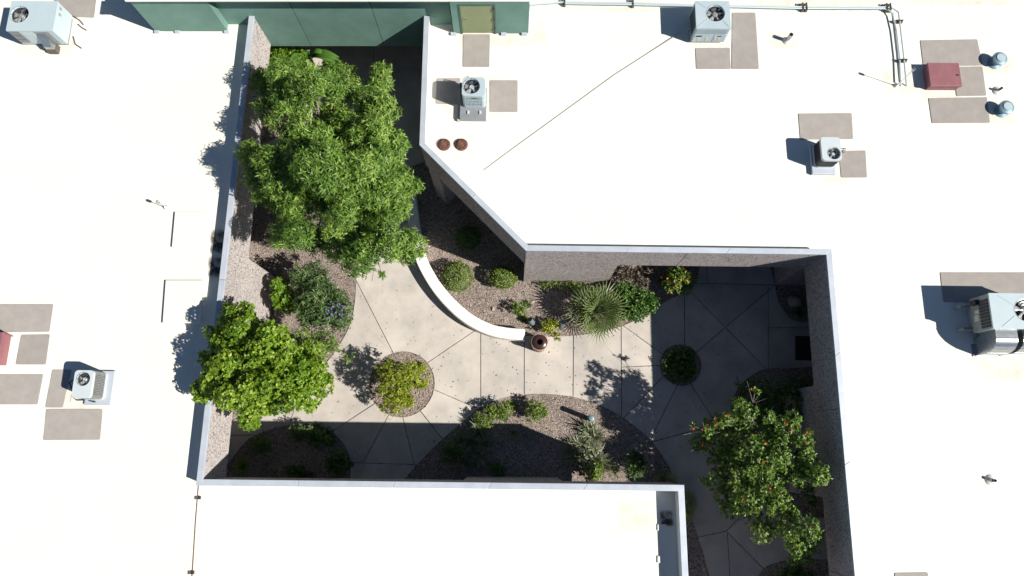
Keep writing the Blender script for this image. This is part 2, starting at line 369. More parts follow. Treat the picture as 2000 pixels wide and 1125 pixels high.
# upper green block
up = thing('upper_storey', 'dark green stucco upper storey with a pale olive door on the roof', 'building')
XL, XR = -13.33, 0.61
xj = [at2(439, 48, ZR)[0]]
def zy(px, py, Y):
    u = (px - 1000) / FPX; v = -(py - 562.5) / FPX; d = (u, v * CT + ST, v * ST - CT); k = Y / d[1]; return (d[0] * k, Y, CAMZ + d[2] * k)
xs = [at2(439, 48, ZR)[0], zy(608, 90, YG)[0], zy(750, 90, YG)[0], zy(884, 48, YG)[0]]
MB().box(XL + 0.05, XR - 0.05, YG + 0.12, 26, ZR - 0.3, ZG - 0.05).build('block', M['green'], up)
g = 0.012
bx = [(xs[0] + 0.02, xs[1] - g), (xs[1] + g, xs[2] - g), (xs[2] + g, xs[3] - 0.02)]
for (x0, x1) in bx:
    MB().box(x0, x1, YG, YG + 0.119, 2.72, ZG - 0.04).build('wall_panel', M['green'], up)
MB().box(A[0] - 0.5, H_[0] + 0.5, YG + 0.13, YG + 2.2, 2.9, 3.0).build('soffit', M['soffit'], up)
MB().box(A[0] - 0.5, H_[0] + 0.5, YG + 2.2, YG + 2.4, -0.05, 4.0).build('wall', M['wall'], up)
YP = 15.0                                        # the two pieces that stand proud on the roof
xm = [XL, zy(373, 61, YP)[0], xs[0] + 0.16]
MB().box(XL, xs[0] + 0.14, YP, YG + 0.118, ZR + 0.03, ZG - 0.04).build('wall_panel', M['green'], up)
YD = 14.91
d0, d1, dt = zy(904, 64, YD)[0], zy(967, 64, YD)[0], zy(930, 10, YD)[2]
x0 = zy(886.5, 64, YD)[0]
MB().box(x0, d0 - 0.05, YD, YG + 0.118, ZR + 0.03, ZG - 0.04).build('wall_panel', M['green'], up)
MB().box(d1 + 0.05, XR, YD, YG + 0.118, ZR + 0.03, ZG - 0.04).build('wall_panel', M['green'], up)
MB().box(d0 - 0.05, d1 + 0.05, YD + 0.0, YG + 0.118, dt + 0.05, ZG - 0.04).build('wall_panel', M['green'], up)
fr = MB(); fr.box(d0 - 0.05, d0, YD - 0.02, YD + 0.08, ZR + 0.02, dt + 0.05).box(d1, d1 + 0.05, YD - 0.02, YD + 0.08, ZR + 0.02, dt + 0.05).box(d0 - 0.001, d1 + 0.001, YD - 0.021, YD + 0.08, dt, dt + 0.049)
fro = fr.build('door_frame', M['green_dark'], up)
door = MB().box(d0 + 0.005, d1 - 0.005, YD + 0.02, YD + 0.07, ZR + 0.04, dt - 0.005).build('door', M['green_door'], up)
MB().tube([(d0 + 0.09, YD + 0.03, ZR + 0.95), (d0 + 0.09, YD - 0.05, ZR + 0.95), (d0 + 0.2, YD - 0.05, ZR + 0.95)], 0.014).build('door_handle', M['steel'], door)
for zh in (0.25, 0.85, 1.42):
    MB().tube([(d1 - 0.012, YD - 0.015, ZR + zh), (d1 - 0.012, YD - 0.015, ZR + zh + 0.12)], 0.022).build('hinge', M['dark'], door)
cp = [(XL - 0.04, YP - 0.03, XR + 0.03)]
L_ = XR - XL + 0.07; n = 5
for k in range(n):
    MB().box(XL - 0.04 + L_ * k / n + 0.003, XL - 0.04 + L_ * (k + 1) / n - 0.003, YD - 0.035, YG + 0.14, ZG - 0.04, ZG + 0.02).build('coping', M['coping_w'], up)
MB().box(XL + 0.02, XR - 0.02, YG + 0.14, 26, ZG - 0.3, ZG - 0.045).build('roof', M['roof'], up)
for px_ in (308, 348, 444): # little scupper feet at the base of the proud pieces
    c = at2(px_, 63, ZR); MB().box(c[0] - 0.09, c[0] + 0.09, YP - 0.09, YP + 0.02, ZR + 0.002, ZR + 0.09).build('foot', M['coping'], up)
for px_ in (886, 984, 1024):
    c = at2(px_, 67, ZR); MB().box(c[0] - 0.1, c[0] + 0.1, YD - 0.09, YD + 0.02, ZR + 0.002, ZR + 0.09).build('foot', M['coping'], up)

# ------------------------------------------------------------------ paving: every slab its own piece
path = bpy.data.objects.new('concrete_path', None); COL.objects.link(path); path['kind'] = 'structure'; path['label'] = 'tan concrete courtyard paving cut by radiating joints'
def circ(cx, cy, r, n=40):
    c = at(cx, cy, 0); return [(c.x + r * math.cos(2 * math.pi * k / n), c.y + r * math.sin(2 * math.pi * k / n)) for k in range(n)]
def smooth_px(pts, z=0.0, per=5, closed=False):
    P = [Vector(at2(x, y, z)) for x, y in pts]; out = []
    for i in range(len(P) - 1):
        p0, p1, p2, p3 = P[max(i - 1, 0)], P[i], P[i + 1], P[min(i + 2, len(P) - 1)]
        for k in range(per):
            t = k / per; t2, t3 = t * t, t * t * t
            out.append(tuple(0.5 * ((2 * p1) + (p2 - p0) * t + (2 * p0 - 5 * p1 + 4 * p2 - p3) * t2 + (3 * p1 - p0 - 3 * p2 + p3) * t3)))
    out.append(tuple(P[-1])); return out
CW = circ(785, 750, 1.27); CE = circ(1329, 713, 0.80)
bedA = smooth_px([(790, 330), (803, 400), (812, 455), (822, 505), (843, 548), (872, 585), (904, 612), (940, 634), (985, 649), (1030, 656), (1065, 657), (1120, 655), (1165, 649), (1212, 637), (1250, 620), (1289, 595), (1330, 573), (1352, 560), (1364, 535), (1372, 470)])
bedA += [at2(1000, 430), at2(880, 300)]
bedB = smooth_px([(770, 960), (790, 937), (825, 898), (863, 860), (905, 824), (942, 795), (985, 777), (1040, 770), (1100, 773), (1150, 784), (1200, 806), (1240, 834), (1272, 862), (1300, 902), (1322, 945), (1340, 985), (1362, 1045), (1385, 1125), (1400, 1180), (1425, 1300)])
bedB += [at2(1200, 1300), at2(1200, 1000), at2(780, 1000)]
bedC = smooth_px([(425, 925), (449, 902), (480, 864), (514, 845), (558, 832), (607, 829), (639, 839), (660, 855), (676, 876), (683, 902), (684, 940), (684, 980)])
bedC += [at2(420, 980)]
bedD = smooth_px([(560, 300), (700, 330), (742, 380), (735, 420), (716, 470), (700, 515), (695, 549), (693, 586), (688, 618), (680, 642), (666, 668), (640, 705), (600, 742), (560, 768), (505, 800), (420, 835)])
bedD += [at2(420, 600), at2(420, 300)]
bedE = smooth_px([(1480, 480), (1505, 525), (1514, 560), (1522, 592), (1536, 612), (1555, 627), (1620, 632)]); bedE += [at2(1640, 480)]
bedF = smooth_px([(1640, 716), (1560, 719), (1495, 722), (1462, 738), (1438, 765), (1426, 805), (1430, 870), (1458, 940), (1508, 990), (1560, 1008), (1640, 1010)])
bedG = smooth_px([(1470, 1160), (1482, 1125), (1497, 1107), (1530, 1096), (1570, 1093), (1640, 1094)]); bedG += [at2(1640, 1200)]
bedN = smooth_px([(500, 60), (560, 85), (605, 130), (600, 200), (560, 260), (480, 290)]); bedN += [at2(430, 290), at2(430, 60)]
beds = [bedA, bedB, bedC, bedD, bedE, bedF, bedG, bedN]
# outline of the paving: the courtyard plus the strip under the eaves
yard = offset_chain([C2, C, B, A], 1.6) + offset_chain([H_, G_, F_, E_, D_], 1.6)
yard = [p if p[1] < 14 else (p[0], YG + 2.2) for p in yard]
joints = [((690, 537), (772, 697)), ((846, 563), (803, 698)), ((690, 553), (832, 553)), ((948, 632), (830, 712)), ((939, 630), (939, 800)), ((1024, 645), (1024, 790)),
          ((1120, 645), (1119, 790)), ((1213, 630), (1214, 840)), ((1208, 630), (1305, 700)), ((1213, 717), (1310, 713)), ((838, 757), (945, 803)), ((815, 795), (880, 877)), ((783, 800), (813, 920)),
          ((765, 800), (690, 940)), ((740, 783), (630, 855)), ((624, 722), (652, 860)), ((675, 903), (830, 908)), ((1336, 540), (1337, 690)), ((1352, 695), (1518, 553)), ((1340, 562), (1520, 745)),
          ((1500, 540), (1500, 730)), ((1330, 553), (1525, 557)), ((1360, 707), (1480, 723)), ((1302, 728), (1205, 830)), ((1328, 742), (1262, 875)), ((1345, 745), (1440, 890)), ((1262, 866), (1440, 818)),
          ((1345, 1053), (1418, 1037)), ((1418, 1037), (1490, 965)), ((1418, 1037), (1500, 1120)), ((1490, 980), (1492, 1120)), ((1345, 985), (1470, 960)), ((380, 850), (520, 850)), ((590, 745), (560, 850)),
          ((500, 790), (520, 860)), ((700, 440), (830, 430)), ((720, 330), (830, 340)), ((600, 250), (830, 250)), ((600, 160), (840, 160)), ((730, 60), (730, 340)), ((1500, 640), (1640, 640)), ((1380, 470), (1381, 560)),
          ((1370, 1125), (1640, 1140)), ((1420, 1037), (1430, 1200))]
vs, es = [], []
def add_loop(poly, closed=True):
    b = len(vs); vs.extend(Vector(p) for p in poly); n_ = len(poly)
    es.extend((b + i, b + (i + 1) % n_) for i in range(n_ if closed else n_ - 1))
add_loop(yard)
for b_ in beds: add_loop(b_)
add_loop(CW); add_loop(CE)
for (a_, b_) in joints: add_loop([at2(*a_), at2(*b_)], False)
rv, re_, rf_, _, oe, _ = delaunay_2d_cdt(vs, es, [], 0, 1e-4)
cons = {tuple(sorted(e)) for e, o in zip(re_, oe) if len(o)}
ef = {}
for fi_, f in enumerate(rf_):
    for k in range(3): ef.setdefault(tuple(sorted((f[k], f[(k + 1) % 3]))), []).append(fi_)
seen = [False] * len(rf_); slabs = 0
for s0 in range(len(rf_)):
    if seen[s0]: continue
    st = [s0]; seen[s0] = True; reg = []
    while st:
        f = st.pop(); reg.append(f); t_ = rf_[f]
        for k in range(3):
            e = tuple(sorted((t_[k], t_[(k + 1) % 3])))
            if e in cons: continue
            for g_ in ef[e]:
                if not seen[g_]: seen[g_] = True; st.append(g_)
    area = 0; best = None
    for f in reg:
        a_, b_, c_ = (rv[i] for i in rf_[f]); ar = abs((b_ - a_).cross(c_ - a_)) / 2; area += ar
        if best is None or ar > best[0]: best = (ar, (a_ + b_ + c_) / 3)
    c_ = best[1]
    if area < 0.03 or not inside(c_, yard) or inside(c_, CW) or inside(c_, CE) or any(inside(c_, b_) for b_ in beds): continue
    bm = bmesh.new(); vm = {}
    for f in reg:
        for i in rf_[f]:
            if i not in vm: vm[i] = bm.verts.new((rv[i].x, rv[i].y, 0.03))
        fc = bm.faces.new([vm[i] for i in rf_[f]])
        fc.normal_update()
        if fc.normal.z < 0: fc.normal_flip()
    ins = bmesh.ops.inset_region(bm, faces=list(bm.faces), thickness=0.016, use_boundary=True, use_even_offset=True)
    bmesh.ops.delete(bm, geom=ins['faces'], context='FACES')
    ex = bmesh.ops.extrude_face_region(bm, geom=list(bm.faces))
    bmesh.ops.translate(bm, verts=[v for v in ex['geom'] if isinstance(v, bmesh.types.BMVert)], vec=(0, 0, -0.09))
    bmesh.ops.recalc_face_normals(bm, faces=bm.faces)
    me = bpy.data.meshes.new('slab'); bm.to_mesh(me); bm.free(); link('slab', me, M['concrete'], path); slabs += 1
# loose stones over the beds (uncountable)
bm = bmesh.new(); bmesh.ops.create_icosphere(bm, subdivisions=1, radius=1.0); iv = np.array([v.co[:] for v in bm.verts]); ifc = np.array([[v.index for v in f.verts] for f in bm.faces]); bm.free()
pts = []
vis_beds = [bedA, bedB, bedC, bedD, bedE, bedF, bedN, CW, CE]
while len(pts) < 9000:
    b_ = vis_beds[rng.integers(len(vis_beds))] if rng.random() < 0.35 else (bedA, bedB, bedD)[rng.integers(3)]
    xs_ = [p[0] for p in b_]; ys_ = [p[1] for p in b_]
    p = (rng.uniform(min(xs_), max(xs_)), rng.uniform(min(ys_), max(ys_)))
    if inside(p, b_) and inside(p, yard): pts.append(p)
pts = np.array(pts); sc_ = rng.lognormal(math.log(0.016), 0.35, len(pts))
sv = iv[None] * (sc_[:, None] * 1.0)[:, :, None] * rng.uniform(0.6, 1.3, (len(pts), 1, 3)) * rng.uniform(0.85, 1.15, (len(pts), 12, 1))
sv[:, :, :2] += pts[:, None, :]; sv[:, :, 2] += sc_[:, None] * 0.3
sf = (ifc[None] + (np.arange(len(pts)) * 12)[:, None, None]).reshape(-1, 3)
me = bpy.data.meshes.new('loose_gravel'); me.from_pydata(sv.reshape(-1, 3).tolist(), [], sf.tolist())
lg = link('loose_gravel', me, M['stone']); lg['kind'] = 'stuff'; lg['label'] = 'loose pinkish gravel covering the planting beds'; lg['category'] = 'gravel'

# fallen leaves on the paving and beds (uncountable)
nl = 900; LP = []
while len(LP) < nl:
    p = (rng.uniform(-9.3, 9.5), rng.uniform(-1.0, 12)); 
    if inside(p, yard): LP.append((p[0], p[1], 0.037))
LITTER = np.array(LP)

# curved white garden wall
cen = smooth_px([(800, 372), (804, 405), (810, 448), (818, 492), (833, 528), (858, 567), (889, 601), (921, 626), (956, 643), (990, 650.5), (1025, 653)], 0.55, 6)
lft = offset_chain(cen, 0.22); rgt = offset_chain(cen, -0.22)
mb = MB(); n = len(cen); prof = [(lft, -0.05), (lft, 0.53), (offset_chain(cen, 0.20), 0.55), (offset_chain(cen, -0.20), 0.55), (rgt, 0.53), (rgt, -0.05)]
mv = []; 
for i in range(n): mv += [(p[i][0], p[i][1], z) for p, z in prof]
mf = [(i * 6 + k, i * 6 + k + 1, (i + 1) * 6 + k + 1, (i + 1) * 6 + k) for i in range(n - 1) for k in range(5)] + [tuple(range(6)), tuple(range((n - 1) * 6 + 5, (n - 1) * 6 - 1, -1))]
sw = mb.add(mv, mf).build('garden_wall', M['seat'], smooth=True); tag(sw, 'low curved white plaster wall edging the gravel bed', 'wall')

# ------------------------------------------------------------------ roof furniture
def quad_pad(pts, label, z=ZR, th=0.02, r=0.05, group='grey walkway mats on the roofs'):
    P = [at2(x, y, z) for x, y in pts]; cx = sum(p[0] for p in P) / 4; cy = sum(p[1] for p in P) / 4
    poly = round_poly([(p[0] - cx, p[1] - cy) for p in P], r)
    o = MB().prism(poly, 0.003, th).build('walkway_mat', M['pad'], None, (cx, cy, z))
    return tag(o, label, 'mat', group)
quad_pad([(905, 67.5), (957, 67.5), (956, 131), (904, 131)], 'ribbed grey walkway mat in front of the olive door')
quad_pad([(957, 157), (1011, 157), (1011, 219), (957, 219)], 'grey walkway mat on the sunlit side of the blue condenser with a kerb')
quad_pad([(853, 153), (899, 153), (898, 204), (851, 203)], 'grey walkway mat in the shadow of the blue condenser')
quad_pad([(1430, 25), (1475, 25), (1482, 135), (1429, 135)], 'long grey walkway mat beside the square pale blue packaged unit')
quad_pad([(1358, 94), (1425, 94), (1427, 135), (1360, 135)], 'short grey walkway mat before the square pale blue packaged unit')
quad_pad([(1797, 79), (1908, 77), (1919, 128), (1803, 130)], 'wide grey walkway mat behind the maroon hatch with a handle')
quad_pad([(1862, 131), (1918, 130), (1926, 187), (1868, 188)], 'small grey walkway mat beside the maroon hatch with a handle')
quad_pad([(1813, 192), (1927, 190), (1933, 240), (1820, 241)], 'wide grey walkway mat below the maroon hatch near a round vent')
quad_pad([(1559, 222), (1663, 221), (1666, 272), (1563, 273)], 'wide grey walkway mat behind the black sided condenser')
quad_pad([(1638, 295), (1690, 294), (1693, 347), (1643, 347)], 'small square grey mat beside the black sided condenser')
quad_pad([(1836, 532), (2040, 532), (2046, 590), (1842, 590)], 'long grey mat behind the rooftop unit with silver ducts')
quad_pad([(-30, 594), (105, 594), (97, 648), (-40, 650)], 'wide grey mat behind the maroon box cut by the frame')
quad_pad([(42, 654), (98, 653), (90, 712), (31, 712)], 'small square grey mat beside the maroon box')
quad_pad([(-40, 731), (85, 731), (74, 790), (-50, 790)], 'wide grey mat in front of the maroon box')
quad_pad([(103, 722), (140, 722), (123, 796), (89, 796)], 'narrow grey mat under the looped hose of the white condenser')
quad_pad([(91, 799), (201, 799), (196, 859), (85, 860)], 'wide grey mat in front of the white condenser with looped hose')
quad_pad([(95, -14), (190, -14), (184, 35), (128, 33)], 'grey mat beside the large white packaged unit')
quad_pad([(1747, 1119), (1812, 1118), (1812, 1160), (1747, 1160)], 'lone grey mat on open roof far from any unit')

PZ = 0.0
def patch(root, pts, m, z=ZR + 0.0015, name='dirt_patch'):
    P = [at2(x, y, ZR) for x, y in pts]; cx = sum(p[0] for p in P) / len(P); cy = sum(p[1] for p in P) / len(P)
    global PZ
    PZ += 0.00035
    q = [(p[0] - cx, p[1] - cy, 0.0) for p in P]          # a film of dirt on the membrane
    return MB().add(q, [tuple(range(len(q)))]).build(name, m, root, (cx, cy, z + PZ))
def rect_px(x0, y0, x1, y1): return [(x0, y0), (x1, y0), (x1, y1), (x0, y1)]
for rr in ((838, 140, 1000, 245), (1335, 70, 1440, 108), (1870, 100, 1990, 150), (1790, 170, 1880, 200), (1880, 190, 1990, 248), (1580, 325, 1660, 360), (1885, 690, 2010, 750),
           (30, 60, 170, 112), (95, 755, 220, 812), (840, 250, 935, 312), (860, 60, 1060, 92), (1040, 30, 1070, 90), (1500, 60, 1560, 100), (1440, -8, 1750, 26), (1080, 0, 1300, 26), (1740, -10, 2010, 12), (1720, 130, 1790, 190)):
    patch(rfN if rr[0] > 700 else rfW, rect_px(*rr), M['stain'])
patch(rfS, rect_px(1200, 968, 1282, 1040), M['stain'])
for rr in ((411, 446, 441, 500), (407, 498, 438, 545)): patch(rfW, rect_px(*rr), M['dark_stain'])
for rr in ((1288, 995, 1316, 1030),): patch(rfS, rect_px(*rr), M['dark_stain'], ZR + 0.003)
for rr in ((1284, 1024, 1300, 1036), (1284, 1086, 1302, 1099)):
    P = [at2(x, y, ZR) for x, y in rect_px(*rr)]; tag(MB().prism(P, ZR, ZR + 0.04).build('drain_plate', M['flash']), 'small pale plate in the shaded gutter of the narrow wing', 'plate', 'plates in the gutter')

for pts_, lab in (([(345, 416), (408, 416), (402, 484), (339, 484)], 'low square white roof slab beside two dark drain stains'), ([(327, 549), (400, 549), (394, 632), (321, 632)], 'larger low white roof slab partly under tree shadow')):
    P = [at2(x, y, ZR) for x, y in pts_]; cx = sum(p[0] for p in P) / 4; cy = sum(p[1] for p in P) / 4
    tag(MB().prism([(p[0] - cx, p[1] - cy) for p in P], 0, 0.12).build('roof_slab', M['roof'], None, (cx, cy, ZR), bevel=0.004), lab, 'slab')

def fan_opening(root, top_poly, cx, cy, fr_, z, well, m_top, blades=5, rings=4, hub_m=None, guard=True):
    """top plate with a round opening, a dark well, fan blades, hub and wire guard"""
    n_ = 40; vv = []; poly = top_poly; 
    for k in range(n_):                          # cast rays from the fan centre to the outline
        a = 2 * math.pi * k / n_; dx, dy = math.cos(a), math.sin(a); best = 9
        for i in range(len(poly)):
            (x0, y0), (x1, y1) = poly[i - 1], poly[i]; den = dx * (y1 - y0) - dy * (x1 - x0)
            if abs(den) < 1e-9: continue
            t = ((x0 - cx) * (y1 - y0) - (y0 - cy) * (x1 - x0)) / den; u = ((x0 - cx) * dy - (y0 - cy) * dx) / den
            if t > 0 and -1e-6 <= u <= 1 + 1e-6: best = min(best, t)
        vv.append((cx + dx * best, cy + dy * best, z))
    # outline itself is kept exact by a second, wider strip
    m_ = MB(); inner = [(cx + fr_ * math.cos(2 * math.pi * k / n_), cy + fr_ * math.sin(2 * math.pi * k / n_), z) for k in range(n_)]
    low = [(cx + fr_ * 0.93 * math.cos(2 * math.pi * k / n_), cy + fr_ * 0.93 * math.sin(2 * math.pi * k / n_), z - 0.05) for k in range(n_)]
    vs2, es2 = [], []
    b = 0
    for lp in ([(p[0], p[1]) for p in poly], [(p[0], p[1]) for p in inner]):
        b = len(vs2); vs2 += [Vector(p) for p in lp]; es2 += [(b + i, b + (i + 1) % len(lp)) for i in range(len(lp))]
    v2, _, f2, _, _, _ = delaunay_2d_cdt(vs2, es2, [], 0, 1e-6)
    keep = []
    for f in f2:
        c = sum((v2[i] for i in f), Vector((0, 0))) / len(f)
        if math.hypot(c.x - cx, c.y - cy) > fr_ * 0.985 and inside((c.x, c.y), poly): keep.append(tuple(f))
    m_.add([(v.x, v.y, z) for v in v2], keep)
    m_.add(inner + low, [(k, (k + 1) % n_, n_ + (k + 1) % n_, n_ + k) for k in range(n_)])
    top = m_.build('top_panel', m_top, root)
    wl = MB().lathe([(fr_ * 0.93, -0.05), (fr_ * 0.93, -well), (0.01, -well)], 32, (cx, cy, z), False).build('fan_well', M['coil'], root, smooth=True)
    bl = MB()
    for k in range(blades):
        a = 2 * math.pi * k / blades + 0.4
        ring = []
        for (r_, da, dz) in ((0.16, -0.25, 0.02), (0.55, -0.36, 0.04), (0.88, -0.30, 0.05), (0.88, 0.30, -0.03), (0.55, 0.30, -0.03), (0.16, 0.35, -0.02)):
            ring.append((cx + fr_ * r_ * math.cos(a + da), cy + fr_ * r_ * math.sin(a + da), z - 0.12 + dz))
        bl.add(ring, [(0, 1, 4, 5), (1, 2, 3, 4)])
    bl.build('fan_blades', M['ac_grey'], root)
    MB().lathe([(fr_ * 0.30, -0.16), (fr_ * 0.30, -0.075), (fr_ * 0.24, -0.06)], 20, (cx, cy, z)).build('fan_hub', hub_m or m_top, root, smooth=True)
    if guard:
        gd = MB()
        for j in range(1, rings + 1):
            r_ = fr_ * (0.28 + 0.74 * j / rings); gd.tube([(cx + r_ * math.cos(q * math.pi / 14), cy + r_ * math.sin(q * math.pi / 14), z + 0.012) for q in range(29)], 0.0035, 5)
        for k in range(8):
            a = 2 * math.pi * k / 8; gd.tube([(cx + fr_ * 0.26 * math.cos(a), cy + fr_ * 0.26 * math.sin(a), z + 0.014), (cx + fr_ * 1.04 * math.cos(a), cy + fr_ * 1.04 * math.sin(a), z + 0.010)], 0.005, 5)
        gd.build('fan_guard', M['steel'], root)
    return top

def condenser(label, loc, w_, d_, h, fan, m_body, m_louvre, zbase=0.14, plat=None, slats=True, mesh_grid=False, slat_m=None):
    t = thing('air_conditioner', label, 'air conditioner', (loc[0], loc[1], ZR), BROT, None)
    if plat:
        MB().box(plat[0], plat[1], plat[2], plat[3], 0.0, zbase).build('platform', M['curb'] if not slat_m else M['coping'], t, bevel=0.008)
    r = 0.11; rr = round_rect(w_, d_, r); inn = round_rect(w_ - 0.05, d_ - 0.05, r - 0.02)
    MB().prism(inn, zbase + 0.03, zbase + h - 0.4).build('coil', M['coil'], t)
    wallm = MB(); n_ = len(inn)
    wallm.add([(p[0], p[1], zbase + h - 0.4) for p in inn] + [(p[0], p[1], zbase + h - 0.05) for p in inn], [(i, (i + 1) % n_, n_ + (i + 1) % n_, n_ + i) for i in range(n_)])
    wallm.build('coil', M['coil'], t)
    MB().prism(round_rect(w_ + 0.01, d_ + 0.01, r), zbase + 0.002, zbase + 0.07).build('base_pan', m_body, t, bevel=0.006)
    rim = MB(); n_ = len(rr); rim.add([(p[0], p[1], zbase + h - 0.11) for p in rr] + [(p[0], p[1], zbase + h) for p in rr], [(i, (i + 1) % n_, n_ + (i + 1) % n_, n_ + i) for i in range(n_)])
    rim.build('top_rim', m_body, t, smooth=True)
    per = []                                     # vertical slats all round
    L_ = 0
    for i in range(n_):
        a, b = Vector(rr[i]), Vector(rr[(i + 1) % n_]); seg = (b - a).length; k = max(1, round(seg / 0.05))
        for j in range(k): per.append((a + (b - a) * (j / k), (b - a).normalized()))
    sl_me = None
    for (p, tdir) in per:
        nrm = Vector((tdir.y, -tdir.x)); q = p - nrm * 0.006
        m_ = MB(); a = Vector((q.x, q.y)); hw = 0.017 if not mesh_grid else 0.007
        pts_ = [a - tdir * hw - nrm * 0.006, a + tdir * hw - nrm * 0.006, a + tdir * hw * 0.7 + nrm * 0.006, a - tdir * hw * 0.7 + nrm * 0.006]
        m_.prism([tuple(x) for x in pts_], zbase + 0.069, zbase + h - 0.108)
        if sl_me is None: sl_me = MB()
        sl_me.add(m_.v, m_.f)
    lv = sl_me.build('louvre', m_louvre, t); lv['kind'] = 'stuff'
    if mesh_grid or True:
        gr = MB()
        for zz in np.arange(zbase + 0.14, zbase + h - 0.14, 0.07 if mesh_grid else 0.2):
            gr.tube([(p[0], p[1], zz) for p in rr] + [(rr[0][0], rr[0][1], zz)], 0.006, 4)
        gr.build('cross_wires', m_louvre, t)
    fan_opening(t, rr, fan[0], fan[1], fan[2], zbase + h, 0.34, m_body)
    return t
# condenser by the slanted corner
ac3 = condenser('round fan pale blue condenser on a dark kerb near two rusty roof drains', (-1.345, 12.13), 0.80, 0.72, 0.85, (-0.07, 0.02, 0.29), M['ac_blue'], M['ac_blue'], 0.25, (-0.52, 0.42, -0.78, 0.42))
MB().box(-0.62, -0.515, -0.80, 0.44, 0.0, 0.12).build('kerb_flashing', M['soffit'], ac3)
lt = MB()
for k, wd in enumerate((0.018, 0.012, 0.02, 0.014, 0.02)): lt.box(-0.06 + k * 0.042, -0.06 + k * 0.042 + wd + 0.012, -0.3745, -0.366, 0.925, 0.96)
lt.build('badge', M['black'], ac3)
MB().tube([(-0.36, 0.34, 0.3), (-0.40, 0.42, 0.75), (-0.25, 0.52, 0.85), (0.0, 0.50, 0.7), (0.12, 0.42, 0.9)], 0.018).build('hose', M['black'], ac3)
MB().box(-0.52, -0.42, 0.22, 0.42, 0.25, 0.62).build('junction_box', M['wood'], ac3)
for xx in (-0.25, 0.18): MB().box(xx, xx + 0.07, -0.62, -0.5, 0.245, 0.3).build('bracket', M['paper'], ac3)
ac4 = condenser('white topped condenser with black louvred sides on open roof', (11.06, 9.93), 0.68, 0.86, 0.66, (0.08, -0.17, 0.22), M['ac_pale'], M['dark'], 0.15, (-0.42, 0.40, -0.66, 0.42), slat_m=1)
MB().tube([(0.30, 0.36, 0.5), (0.5, 0.42, 0.25), (0.55, 0.1, 0.1), (0.40, -0.1, 0.08)], 0.014).build('hose', M['black'], ac4)
MB().tube([(0.34, 0.25, 0.15), (0.6, 0.3, 0.06), (0.82, 0.22, 0.05), (0.9, 0.35, 0.05), (0.6, 0.36, 0.06), (0.36, 0.3, 0.2)], 0.016).build('hose', M['black'], ac4)
MB().box(0.74, 0.84, 0.2, 0.28, 0, 0.12).build('disconnect_box', M['ac_grey'], ac4)
ac6 = condenser('small white condenser with wire grille side and looped black hose', (-13.68, 1.82), 0.60, 0.88, 0.78, (0.0, 0.16, 0.215), M['ac_pale'], M['ac_grey'], 0.14, (-0.34, 0.52, -0.62, 0.50), mesh_grid=True, slat_m=1)
MB().tube([(-0.30, 0.0, 0.3), (-0.45, 0.15, 0.28), (-0.75, 0.22, 0.2), (-0.92, 0.1, 0.15), (-0.85, -0.08, 0.12), (-0.6, -0.12, 0.06)], 0.024).build('hose', M['black'], ac6)
MB().tube([(-0.28, -0.38, 0.2), (-0.6, -0.36, 0.06), (-0.8, -0.38, 0.05), (-0.66, -0.46, 0.05), (-0.3, -0.46, 0.1), (0.05, -0.52, 0.2)], 0.02).build('hose', M['black'], ac6)
MB().box(-0.86, -0.5, -0.52, -0.3, 0, 0.035).build('pipe_block', M['flash'], ac6)

def package_body(t, w_, d_, z0, z1, m_, fan, curb=0.12, well=0.42):
    MB().box(-w_ / 2 + 0.06, w_ / 2 - 0.06, -d_ / 2 + 0.06, d_ / 2 - 0.06, 0, z0).build('curb', M['curb'], t)
    o = MB(); p = [(-w_ / 2, -d_ / 2), (w_ / 2, -d_ / 2), (w_ / 2, d_ / 2), (-w_ / 2, d_ / 2)]
    o.add([(x, y, z0) for x, y in p] + [(x, y, z1 - 0.05) for x, y in p], [(3, 2, 1, 0)] + [(i, (i + 1) % 4, 4 + (i + 1) % 4, 4 + i) for i in range(4)])
    o.build('casing', m_, t)
    pp = [(-w_ / 2 - 0.012, -d_ / 2 - 0.012), (w_ / 2 + 0.012, -d_ / 2 - 0.012), (w_ / 2 + 0.012, d_ / 2 + 0.012), (-w_ / 2 - 0.012, d_ / 2 + 0.012)]
    l = MB(); l.add([(x, y, z1 - 0.06) for x, y in pp] + [(x, y, z1) for x, y in pp], [(i, (i + 1) % 4, 4 + (i + 1) % 4, 4 + i) for i in range(4)]); l.build('lid_edge', m_, t)
    fan_opening(t, pp, fan[0], fan[1], fan[2], z1, well, m_, rings=3, hub_m=M['ac_grey'])
    return pp
# square packaged unit by the conduit
ac2 = thing('air_conditioner', 'square pale blue packaged unit with centred fan straddling the twin conduits', 'air conditioner', (7.245, 15.05, ZR), BROT)
pp = package_body(ac2, 1.22, 1.10, 0.10, 0.97, M['ac_blue'], (0.10, 0.06, 0.33))
rb = MB()
for (x0, y0) in ((-0.56, -0.5), (0.56, -0.5), (-0.56, 0.5), (0.56, 0.5)):
    a = Vector((0.10, 0.06)); d = (Vector((x0, y0)) - a).normalized(); s_ = a + d * 0.40; rb.tube([(s_.x, s_.y, 0.972), (x0, y0, 0.972)], 0.012, 6)
rb.build('lid_crease', M['ac_blue'], ac2)
for k in range(22): MB().box(-0.56 + k * 0.051, -0.56 + k * 0.051 + 0.03, -0.568, -0.549, 0.62, 0.90).build('rib', M['ac_blue'], ac2)
MB().box(-0.58, 0.12, -0.566, -0.549, 0.14, 0.595).build('access_panel', M['ac_blue'], ac2, bevel=0.005)
MB().box(0.145, 0.58, -0.566, -0.549, 0.14, 0.595).build('access_panel', M['ac_blue'], ac2, bevel=0.005)
MB().box(-0.52, -0.30, -0.574, -0.565, 0.46, 0.53).build('badge', M['black'], ac2)
MB().box(0.28, 0.42, -0.574, -0.565, 0.48, 0.52).build('badge', M['black'], ac2)
